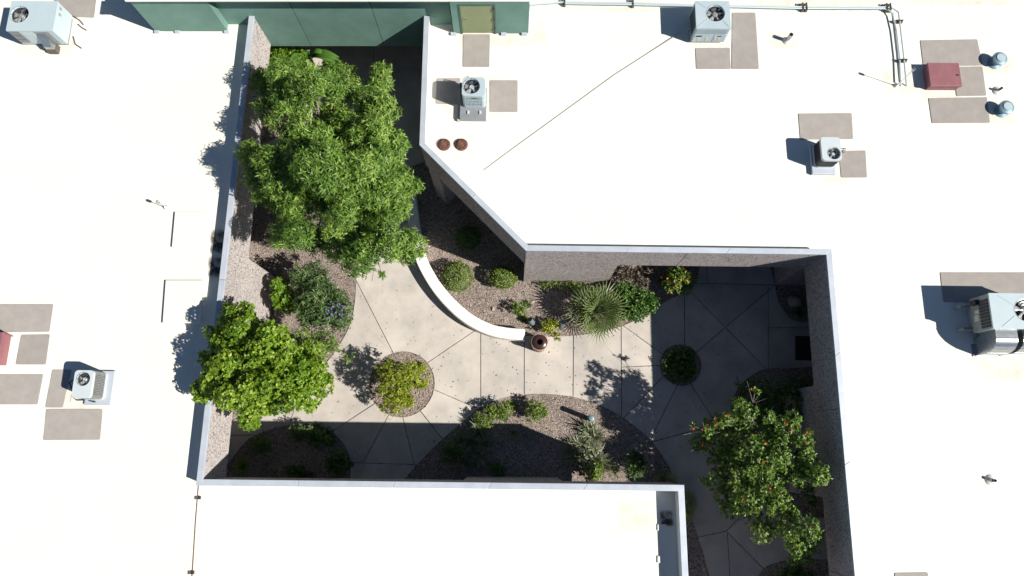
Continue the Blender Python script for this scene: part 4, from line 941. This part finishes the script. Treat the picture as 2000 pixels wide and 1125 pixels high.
# dark shrubs of the gravel bed
tree('flowering_shrub', 'dark green shrub with tiny violet flowers beside the curved path edge', (622, 605), [(565, 528), (590, 512), (625, 518), (645, 545), (650, 565), (672, 580), (684, 605), (682, 630), (655, 645), (620, 650), (590, 640), (578, 610), (570, 570)], 0.9, 2.3, 22, 18, LM['sage'], ('lance', 0.15, 0.055), M['bark_d'], 44, 8, fork=0.5, r0=0.06, cat='shrub', holes=[(640, 585, 5), (600, 570, 6)], jit=0.25, half=55)
o = bpy.data.objects['flowering_shrub']; ob = o.location
fm = MB()
for k in range(5): a = 2 * math.pi * k / 5; fm.add([(0, 0, 0), (0.03 * math.cos(a - .5), 0.03 * math.sin(a - .5), 0.012), (0.045 * math.cos(a), 0.045 * math.sin(a), 0.008), (0.03 * math.cos(a + .5), 0.03 * math.sin(a + .5), 0.012)], [(0, 1, 2, 3)])
fl_me = None
for k in range(26):
    p = at(random.gauss(650, 9), random.gauss(606, 10), 2.3 + random.uniform(-.25, .1))
    if fl_me is None: q = fm.build('flower', M['purple'], o); fl_me = q.data
    else: q = link('flower', fl_me, None, o)
    q.location = p - ob
tree('lime_shrub', 'lime green shrub against the wall beside the dark violet flowered one', (552, 582), [(535, 548), (552, 542), (560, 558), (578, 575), (580, 600), (560, 612), (540, 608), (535, 590), (527, 568)], 0.8, 1.9, 14, 12, LM['lime'], ('oval', 0.11, 0.07), M['bark_d'], 34, 8, fork=0.4, r0=0.04, cat='shrub', jit=0.2, half=25)
tree('twiggy_tree', 'sparse small tree showing pale bare branches next to the bright tree', (596, 668), [(570, 650), (600, 640), (640, 650), (665, 668), (668, 685), (640, 695), (600, 700), (575, 690)], 1.8, 2.9, 13, 13, LM['ash'], ('lance', 0.11, 0.042), M['bark'], 22, 8, fork=0.9, r0=0.10, jit=0.3, half=30, lower=0.2)
# shrub in the round planter
tree('yellow_shrub', 'yellow green shrub growing in the sunny round planter', (780, 757), [(735, 712), (760, 702), (780, 706), (806, 704), (812, 722), (818, 745), (808, 762), (800, 790), (775, 800), (755, 790), (742, 768), (728, 745)], 1.1, 1.95, 15, 12, LM['yellow'], ('lance', 0.10, 0.042), M['bark_d'], 22, 8, fork=0.4, r0=0.05, cat='shrub', jit=0.2, half=35, lower=0.35)
for (px_, py_, lab) in ((825, 717, 'small yellow green tuft in sunny round planter close to a path joint'), (826, 753, 'smaller pale tuft at the rim of the sunny round planter'), (802, 786, 'low pale tuft at the shadow side rim of the sunny round planter')):
    c = at(px_, py_, 0); t = thing('small_shrub', lab, 'shrub', (c.x, c.y, 0)); ce = [(c.x + random.uniform(-.1, .1), c.y + random.uniform(-.1, .1), 0.18) for _ in range(4)]
    foliage('crown', ce, [0.17] * 4, 22, 7, 0.08, 0.04, 'lance', LM['yellow'], t, c); MB().tube([(0, 0, -0.02), (0.02, 0, 0.2)], [0.02, 0.012], 6).build('stem', M['bark_d'], t)
# pomegranate-like tree
po_out = [(1440, 790), (1458, 778), (1470, 800), (1480, 815), (1500, 805), (1545, 800), (1565, 815), (1568, 840), (1598, 862), (1600, 900), (1618, 925), (1605, 945), (1580, 930), (1560, 950), (1535, 985), (1560, 990), (1585, 1005), (1616, 1020), (1600, 1070), (1570, 1095), (1545, 1090), (1540, 1060), (1510, 1040), (1480, 1062), (1460, 1055), (1470, 1030), (1420, 1010), (1395, 985), (1390, 960), (1372, 940), (1390, 920), (1385, 885), (1345, 878), (1345, 830), (1370, 835), (1390, 812), (1420, 812)]
pom, pce = tree('blossom_tree', 'open green tree dotted with red blossoms against the shaded wall', (1510, 905), po_out, 2.65, 3.7, 19, 19, LM['pome'], ('oval', 0.095, 0.046), M['bark'], 38, 8, fork=1.2, r0=0.09,
     holes=[(1478, 842, 10), (1545, 870, 14), (1560, 905, 14), (1545, 955, 18), (1440, 905, 6), (1500, 1005, 8), (1445, 1030, 8), (1430, 930, 6), (1575, 960, 16)], jit=0.3, lower=0.25, half=85, slope=(1490, 920, 0.0080, -0.0012),
     extra=[(1445, 792, 4.0, 0.3), (1465, 805, 4.1, 0.3), (1405, 825, 3.5, 0.26), (1380, 842, 3.2, 0.24), (1425, 815, 3.7, 0.26), (1500, 815, 4.2, 0.26), (1475, 762, 3.6, 0.16), (1352, 832, 3.0, 0.16), (1362, 872, 2.3, 0.2), (1375, 938, 2.0, 0.18), (1606, 935, 4.3, 0.22), (1580, 850, 4.1, 0.2), (1547, 1093, 3.2, 0.16), (1568, 1093, 3.4, 0.14)])
fm = MB()
for k in range(6):
    a = 2 * math.pi * k / 6; fm.add([(0, 0, -0.06), (0.028 * math.cos(a - .55), 0.028 * math.sin(a - .55), 0.0), (0.058 * math.cos(a), 0.058 * math.sin(a), 0.04), (0.028 * math.cos(a + .55), 0.028 * math.sin(a + .55), 0.0)], [(0, 1, 2, 3)])
fl_me = None
for (px_, py_) in ((1470, 760), (1338, 821), (1382, 831), (1374, 839), (1400, 828), (1398, 819), (1420, 811), (1436, 812), (1490, 836), (1487, 843), (1534, 826), (1522, 844), (1560, 843), (1558, 849), (1578, 844), (1369, 861), (1374, 871), (1368, 878), (1397, 876), (1406, 890), (1403, 888), (1496, 865), (1491, 904), (1414, 937), (1417, 950), (1473, 937), (1496, 966), (1494, 972), (1452, 978), (1478, 998), (1550, 986), (1588, 1009), (1601, 1037), (1550, 1069), (1536, 847), (1582, 882), (1512, 853)):
    near = min(pce, key=lambda q: (Vector((q[0], q[1])) - Vector(at2(px_, py_, q[2]))).length); p = at(px_, py_, near[2] + 0.2)
    if (Vector((near[0], near[1])) - Vector(at2(px_, py_, near[2]))).length > 0.2: p = Vector(near) + Vector((random.uniform(-.1, .1), random.uniform(-.1, .1), 0.22))
    if fl_me is None: q = fm.build('flower', M['tip'], pom); fl_me = q.data
    else: q = link('flower', fl_me, None, pom)
    q.location = p - pom.location; q.rotation_euler = (random.uniform(-.6, .6), random.uniform(-.6, .6), random.uniform(0, 6)); q.scale = (1,) * 3
# clipped balls
def ball(label, px, py, r, lm=LM['box'], leaf=('oval', 0.062, 0.042), n=2600, z=None, sq=(1, 1, 0.9), name='clipped_shrub', group=None):
    c = at(px, py, r * 0.8); t = thing(name, label, 'shrub', (c.x, c.y, 0), 0, group)
    d = unit_rand(n); d[:, 2] = np.abs(d[:, 2]) * 1.0 - 0.35 * (rng.random(n) < 0.35); d = norm(d)
    bumps = 1 + 0.07 * np.sin(d[:, 0] * 7 + px) * np.cos(d[:, 1] * 6 + py) + 0.05 * np.sin(d[:, 2] * 9)
    P = np.array([c.x, c.y, r * 0.78]) + d * (r * bumps * rng.uniform(0.82, 1.03, n))[:, None] * np.array(sq)
    P[:, 2] = np.maximum(P[:, 2], 0.03)
    Dv = norm(d * 0.5 + unit_rand(n)); Nv = norm(d + 0.5 * unit_rand(n))
    tone = 0.5 + rng.normal(0, 0.27, n)
    leaf_mesh('crown', P, Dv, Nv, leaf[1] * rng.uniform(0.7, 1.2, n), leaf[2] * rng.uniform(0.8, 1.2, n), leaf[0], tone, lm, t, c * 1.0 - Vector((0, 0, c.z)))
    st = MB()
    for k in range(9):
        a = k * 0.7; st.tube([(0, 0, -0.03), (r * 0.3 * math.cos(a), r * 0.3 * math.sin(a), r * 0.5), (r * 0.6 * math.cos(a), r * 0.6 * math.sin(a), r * 1.05)], [0.022, 0.015, 0.006], 5)
    st.build('stem', M['bark_d'], t)
    return t
ball('larger round clipped bush behind the white wall', 893, 541, 0.60)
ball('smaller round clipped bush farther from the white wall', 982, 542, 0.50, sq=(1.08, 0.9, 0.9))
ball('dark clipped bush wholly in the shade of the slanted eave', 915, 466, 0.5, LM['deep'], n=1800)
def mound(name, label, outline, zt, rpx, sp, lm, leaf, twigs, per, cat='shrub', group=None, flat=0.8, theta=(35, 75), z0=0.15, up=0.35, jit=0.06):
    xs_ = [p[0] for p in outline]; ys_ = [p[1] for p in outline]; b = at(sum(xs_) / len(xs_), sum(ys_) / len(ys_), 0)
    t = thing(name, label, cat, (b.x, b.y, 0), 0, group); ce, ra = clumps(outline, z0, zt, rpx, sp, (), None, jit, 0.3, 48.0)
    if not ce: ce = [(b.x, b.y, zt * 0.6)]; ra = [rpx / 48]
    foliage('crown', ce, ra, twigs, per, leaf[1], leaf[2], leaf[0], lm, t, b, flat=flat, theta=theta, up=up)
    st = MB()
    for c_ in ce[:14]: st.tube([(0, 0, -0.03), ((c_[0] - b.x) * 0.5, (c_[1] - b.y) * 0.5, c_[2] * 0.6), (c_[0] - b.x, c_[1] - b.y, c_[2])], [0.02, 0.012, 0.006], 5)
    st.build('stem', M['bark_d'], t)
    return t
def ell(cx, cy, rx, ry, n=12, wob=0.12): return [(cx + rx * math.cos(2 * math.pi * k / n) * random.uniform(1 - wob, 1 + wob), cy + ry * math.sin(2 * math.pi * k / n) * random.uniform(1 - wob, 1 + wob)) for k in range(n)]
mound('glossy_shrub', 'glossy deep green shrub tucked against the fan palm', [(1195, 555), (1215, 548), (1245, 560), (1275, 570), (1288, 592), (1278, 612), (1245, 628), (1215, 632), (1200, 600)], 0.9, 13, 11, LM['deep'], ('oval', 0.08, 0.055), 30, 7)
t = mound('orange_shrub', 'shrub with orange flowers at the eave near the shadow edge', ell(1327, 546, 32, 29), 1.1, 12, 11, LM['box'], ('lance', 0.10, 0.04), 20, 7)
fl_me = None; c = t.location
for k in range(12):
    p = at(1327 + random.gauss(0, 15), 545 + random.gauss(0, 13), 1.2 + random.uniform(-.15, .1))
    if fl_me is None:
        fm2 = MB()
        for j in range(6):
            a = 2 * math.pi * j / 6; fm2.add([(0, 0, -0.02), (0.03 * math.cos(a - .5), 0.03 * math.sin(a - .5), 0.01), (0.06 * math.cos(a), 0.06 * math.sin(a), 0.02), (0.03 * math.cos(a + .5), 0.03 * math.sin(a + .5), 0.01)], [(0, 1, 2, 3)])
        q = fm2.build('flower', M['orange'], t); fl_me = q.data
    else: q = link('flower', fl_me, None, t)
    q.location = p - c; q.rotation_euler = (random.uniform(-.5, .5), random.uniform(-.5, .5), k); q.scale = (0.8,) * 3
mound('plum_shrub', 'dusky brown leaved shrub under the eave beside the glossy one', ell(1240, 540, 38, 22), 0.8, 13, 13, LM['plum'], ('lance', 0.14, 0.04), 14, 7)
mound('creeping_plant', 'low creeping green plant at the foot of the speckled pier', [(1045, 552), (1070, 545), (1100, 550), (1150, 552), (1180, 560), (1150, 570), (1100, 566), (1060, 562)], 0.3, 8, 9, LM['box'], ('lance', 0.09, 0.035), 12, 7)
mound('small_shrub', 'small green shrub in spiky palm shadow on the gravel', ell(1013, 601, 13, 14), 0.45, 8, 8, LM['box'], ('lance', 0.09, 0.04), 18, 7)
mound('small_shrub', 'small pale green shrub beside the litter bin', ell(1073, 639, 15, 17), 0.45, 8, 8, LM['yellow'], ('oval', 0.07, 0.05), 18, 7)
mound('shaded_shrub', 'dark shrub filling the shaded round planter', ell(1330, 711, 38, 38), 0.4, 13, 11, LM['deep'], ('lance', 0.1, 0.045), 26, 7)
mound('trailing_shrub', 'long low green bush along the arc of the central bed', [(925, 812), (945, 795), (975, 784), (1000, 782), (1004, 798), (985, 818), (955, 832), (932, 830)], 0.6, 11, 10, LM['box'], ('lance', 0.09, 0.036), 26, 8)
mound('trailing_shrub', 'rounder green bush on the arc nearest the bollard light', ell(1048, 801, 24, 22), 0.55, 11, 10, LM['box'], ('lance', 0.09, 0.036), 26, 8)
mound('leafy_shrub', 'green shrub at the foot of the large sunlit yucca', ell(1158, 920, 22, 18), 0.55, 10, 10, LM['box'], ('oval', 0.08, 0.05), 20, 7)
mound('leafy_shrub', 'half shaded rounded shrub between feathery grass and path', ell(1240, 906, 22, 26), 0.7, 11, 10, LM['sage'], ('lance', 0.11, 0.045), 24, 7)
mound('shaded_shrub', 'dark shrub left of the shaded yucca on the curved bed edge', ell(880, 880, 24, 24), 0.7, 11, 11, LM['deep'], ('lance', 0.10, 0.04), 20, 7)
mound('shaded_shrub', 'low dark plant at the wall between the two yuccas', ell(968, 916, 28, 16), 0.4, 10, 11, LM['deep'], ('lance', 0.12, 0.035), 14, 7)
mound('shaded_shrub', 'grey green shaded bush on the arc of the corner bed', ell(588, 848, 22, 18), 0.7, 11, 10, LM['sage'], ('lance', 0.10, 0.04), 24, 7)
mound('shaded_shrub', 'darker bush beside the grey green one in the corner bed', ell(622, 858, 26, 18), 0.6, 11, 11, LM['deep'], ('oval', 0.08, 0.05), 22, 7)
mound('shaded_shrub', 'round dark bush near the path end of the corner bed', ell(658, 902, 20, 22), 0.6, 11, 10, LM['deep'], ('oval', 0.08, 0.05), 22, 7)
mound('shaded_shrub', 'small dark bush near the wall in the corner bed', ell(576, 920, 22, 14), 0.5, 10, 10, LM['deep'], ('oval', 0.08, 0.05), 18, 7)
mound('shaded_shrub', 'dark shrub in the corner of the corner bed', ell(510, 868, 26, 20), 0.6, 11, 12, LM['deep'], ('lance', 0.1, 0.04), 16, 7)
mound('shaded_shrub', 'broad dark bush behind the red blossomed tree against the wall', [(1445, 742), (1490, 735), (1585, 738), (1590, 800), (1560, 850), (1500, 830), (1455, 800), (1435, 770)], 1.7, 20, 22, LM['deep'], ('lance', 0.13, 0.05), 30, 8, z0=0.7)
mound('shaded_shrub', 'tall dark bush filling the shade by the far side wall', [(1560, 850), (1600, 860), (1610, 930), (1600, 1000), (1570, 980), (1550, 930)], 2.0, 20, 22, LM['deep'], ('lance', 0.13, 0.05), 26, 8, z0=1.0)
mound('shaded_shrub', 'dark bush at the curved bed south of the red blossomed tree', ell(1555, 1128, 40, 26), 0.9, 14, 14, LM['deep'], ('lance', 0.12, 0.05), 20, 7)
mound('hedge_shrub', 'bright bushy shrub under the green wall in a patch of sun', [(522, 92), (550, 86), (585, 88), (606, 100), (600, 125), (570, 140), (540, 135), (522, 120)], 1.9, 13, 11, LM['lime'], ('oval', 0.10, 0.065), 28, 7, z0=1.1)

def blade_plant(name, label, px, py, n, ln, wd, lm, cat='plant', el=(10, 75), z=0.05, curve=0.25, seg=4, group=None, trunk=0.0, heads=1, spread=0.0):
    """rosette of long pointed blades, bent outward, slightly folded"""
    c = at(px, py, 0); t = thing(name, label, cat, (c.x, c.y, 0), 0, group)
    V, F, tone = [], [], []
    for h in range(heads):
        hx, hy = (random.uniform(-spread, spread), random.uniform(-spread, spread)) if heads > 1 else (0, 0)
        for k in range(n):
            a = random.uniform(0, 2 * math.pi); e = math.radians(random.uniform(*el)); L_ = ln * random.uniform(0.65, 1.1); W_ = wd * random.uniform(0.8, 1.2)
            p = Vector((hx, hy, z + random.uniform(0, 0.06))); d = Vector((math.cos(a) * math.cos(e), math.sin(a) * math.cos(e), math.sin(e))); s = Vector((-math.sin(a), math.cos(a), 0)); b0 = len(V)
            tn = random.gauss(0.5, 0.22)
            for i in range(seg + 1):
                u = i / seg; ww = W_ * (0.5 + 0.7 * u if u < 0.4 else (1 - u) / 0.6 * 0.78 + 0.02) * 0.5; up_ = s.cross(d)
                V += [p + s * ww + up_ * ww * 0.35, p, p - s * ww + up_ * ww * 0.35]; tone += [tn + 0.15 * u] * 3
                p = p + d * (L_ / seg); d = (d - Vector((0, 0, curve / seg * (0.5 + u)))).normalized()
                if p.z < 0.03: p.z = 0.03
                if i < seg:
                    q = b0 + i * 3; F += [(q, q + 1, q + 4, q + 3), (q + 1, q + 2, q + 5, q + 4)]
    me = bpy.data.meshes.new('blades'); me.from_pydata([tuple(v) for v in V], [], F)
    at_ = me.attributes.new('tone', 'FLOAT', 'POINT'); at_.data.foreach_set('value', np.clip(tone, 0, 1).astype(np.float32))
    link('blades', me, lm, t)
    MB().lathe([(wd * 1.2 + 0.02, -0.02), (wd * 1.2 + 0.03, z), (0.02, z + 0.08)], 10).build('crown_base', M['bark_d'], t)
    return t
blade_plant('yucca', 'large sunlit spiky yucca cluster beside the bollard light', 1145, 870, 28, 0.66, 0.055, LM['yucca'], heads=17, spread=0.78, el=(5, 70))
blade_plant('yucca', 'large spiky yucca cluster in the wall shadow', 925, 872, 40, 0.62, 0.062, LM['yucca'], heads=14, spread=0.75, el=(5, 80))
blade_plant('grass_tuft', 'small pale grass tuft on the shadow line of the central bed', 1003, 845, 90, 0.42, 0.014, LM['grass'], el=(25, 88), curve=0.5)
blade_plant('grass_tuft', 'feathery green grass clump between two shrubs by the wall', 1197, 918, 150, 0.55, 0.014, LM['grass'], el=(20, 88), curve=0.5)
blade_plant('grass_tuft', 'brownish dry grass clump next to the feathery green one', 1172, 905, 110, 0.45, 0.012, LM['plum'], el=(20, 88), curve=0.5)
blade_plant('grass_tuft', 'green grassy clump in the shaded corner against the wall', 478, 912, 170, 0.6, 0.02, LM['lime'], el=(20, 85), curve=0.6)
blade_plant('grass_tuft', 'dark grassy clump beside the pale boulder', 1558, 612, 150, 0.5, 0.014, LM['deep'], el=(10, 85), curve=0.5)

def fan_palm(label, px, py, nf, stem, fr_, zc=0.35, lm=LM['palm'], leaflets=20, el=(5, 85)):
    c = at(px, py, zc + stem * 0.6); t = thing('fan_palm', label, 'palm', (c.x, c.y, 0))
    MB().lathe([(0.11, -0.03), (0.13, zc * 0.5), (0.09, zc), (0.03, zc + 0.08)], 12).build('trunk', M['bark_d'], t, smooth=True)
    for k in range(nf):
        a = k * 2.399 + random.uniform(-.2, .2); e = math.radians(el[0] + (el[1] - el[0]) * ((k + 0.5) / nf) ** 0.8); L_ = stem * random.uniform(0.8, 1.1); FR = fr_ * random.uniform(0.85, 1.1)
        d = Vector((math.cos(a) * math.cos(e), math.sin(a) * math.cos(e), math.sin(e))); s = Vector((-math.sin(a), math.cos(a), 0)); u = s.cross(d) * -1
        if u.z < 0: u = -u
        b0 = Vector((0, 0, zc)); hub = b0 + d * L_; V, F, tone = [], [], []
        tn = random.gauss(0.5, 0.15)
        for j in range(leaflets):
            q = math.radians(-115 + 230 * j / (leaflets - 1)); dd = (d * math.cos(q) + s * math.sin(q)).normalized(); ss = dd.cross(u).normalized(); L2 = FR * (0.72 + 0.28 * math.cos(q * 0.75)) * random.uniform(0.92, 1.06)
            i0 = len(V); w_ = FR * 0.036; dr = Vector((0, 0, -1))
            V += [hub, hub + dd * L2 * 0.45 + ss * w_ + u * w_ * 0.3, hub + dd * L2 * 0.45 - u * w_ * 0.2, hub + dd * L2 * 0.45 - ss * w_ + u * w_ * 0.3, hub + dd * L2 + dr * L2 * 0.07]
            F += [(i0, i0 + 1, i0 + 2), (i0, i0 + 2, i0 + 3), (i0 + 1, i0 + 4, i0 + 2), (i0 + 2, i0 + 4, i0 + 3)]; tone += [tn + random.gauss(0, .1)] * 4 + [tn + 0.2]
        for v in V: v.z = max(v.z, 0.035)
        me = bpy.data.meshes.new('frond'); me.from_pydata([tuple(v) for v in V], [], F)
        at_ = me.attributes.new('tone', 'FLOAT', 'POINT'); at_.data.foreach_set('value', np.clip(tone, 0, 1).astype(np.float32))
        f = link('frond', me, lm, t)
        MB().tube([b0, b0 + d * L_ * 0.5 + Vector((0, 0, 0.03)), hub], [0.016, 0.011, 0.008], 5).build('stalk', LM['palm'], f)
    return t
fan_palm('large fan palm with stiff radiating fronds in full sun', 1168, 607, 24, 0.62, 0.80, 0.7, leaflets=18, el=(-8, 78))
fan_palm('shaded small fan palm peeking out beside the narrow wing corner', 1333, 985, 12, 0.42, 0.42, 0.5)
fan_palm('small fan palm half hidden behind the narrow wing coping', 1297, 938, 10, 0.3, 0.36, 0.3, leaflets=16)
# broad leaved plant by the green wall: each big leaf a part
c = at(622, 150, 0); t = thing('banana_plant', 'plant with long broad dark leaves under the green wall', 'plant', (c.x, c.y, 0))
MB().tube([(0, 0, -0.03), (0.03, 0, 0.7), (0.05, 0.02, 1.5)], [0.10, 0.09, 0.06], 10).build('stem', M['bark_d'], t, smooth=True)
for k, (tx, ty) in enumerate(((664, 115), (666, 122), (664, 131), (575, 138), (582, 148), (566, 128), (640, 110), (600, 112))):
    tip = at(tx, ty, 1.9) - Vector((c.x, c.y, 0)); b0 = Vector((0.05, 0.02, 1.45)); d = tip - b0; s = Vector((-d.y, d.x, 0)).normalized(); V, F, tone = [], [], []
    for i in range(9):
        u = i / 8; p = b0 + d * u + Vector((0, 0, 0.55 * math.sin(math.pi * u * 0.9) * (1 - 0.4 * u))); w_ = 0.13 * math.sin(math.pi * min(1, 0.08 + u * 0.9)) ** 0.7
        V += [p + s * w_ + Vector((0, 0, w_ * 0.4)), p, p - s * w_ + Vector((0, 0, w_ * 0.4))]; tone += [0.4, 0.75, 0.45]
        if i < 8: q = i * 3; F += [(q, q + 1, q + 4, q + 3), (q + 1, q + 2, q + 5, q + 4)]
    me = bpy.data.meshes.new('leaf'); me.from_pydata([tuple(v) for v in V], [], F); me.polygons.foreach_set('use_smooth', [True] * len(F))
    at_ = me.attributes.new('tone', 'FLOAT', 'POINT'); at_.data.foreach_set('value', np.array(tone, np.float32)); link('leaf', me, LM['deep'], t)
print('SLABS', slabs, 'TRIS', sum(len(o.data.polygons) for o in scene.objects if o.type == 'MESH'))
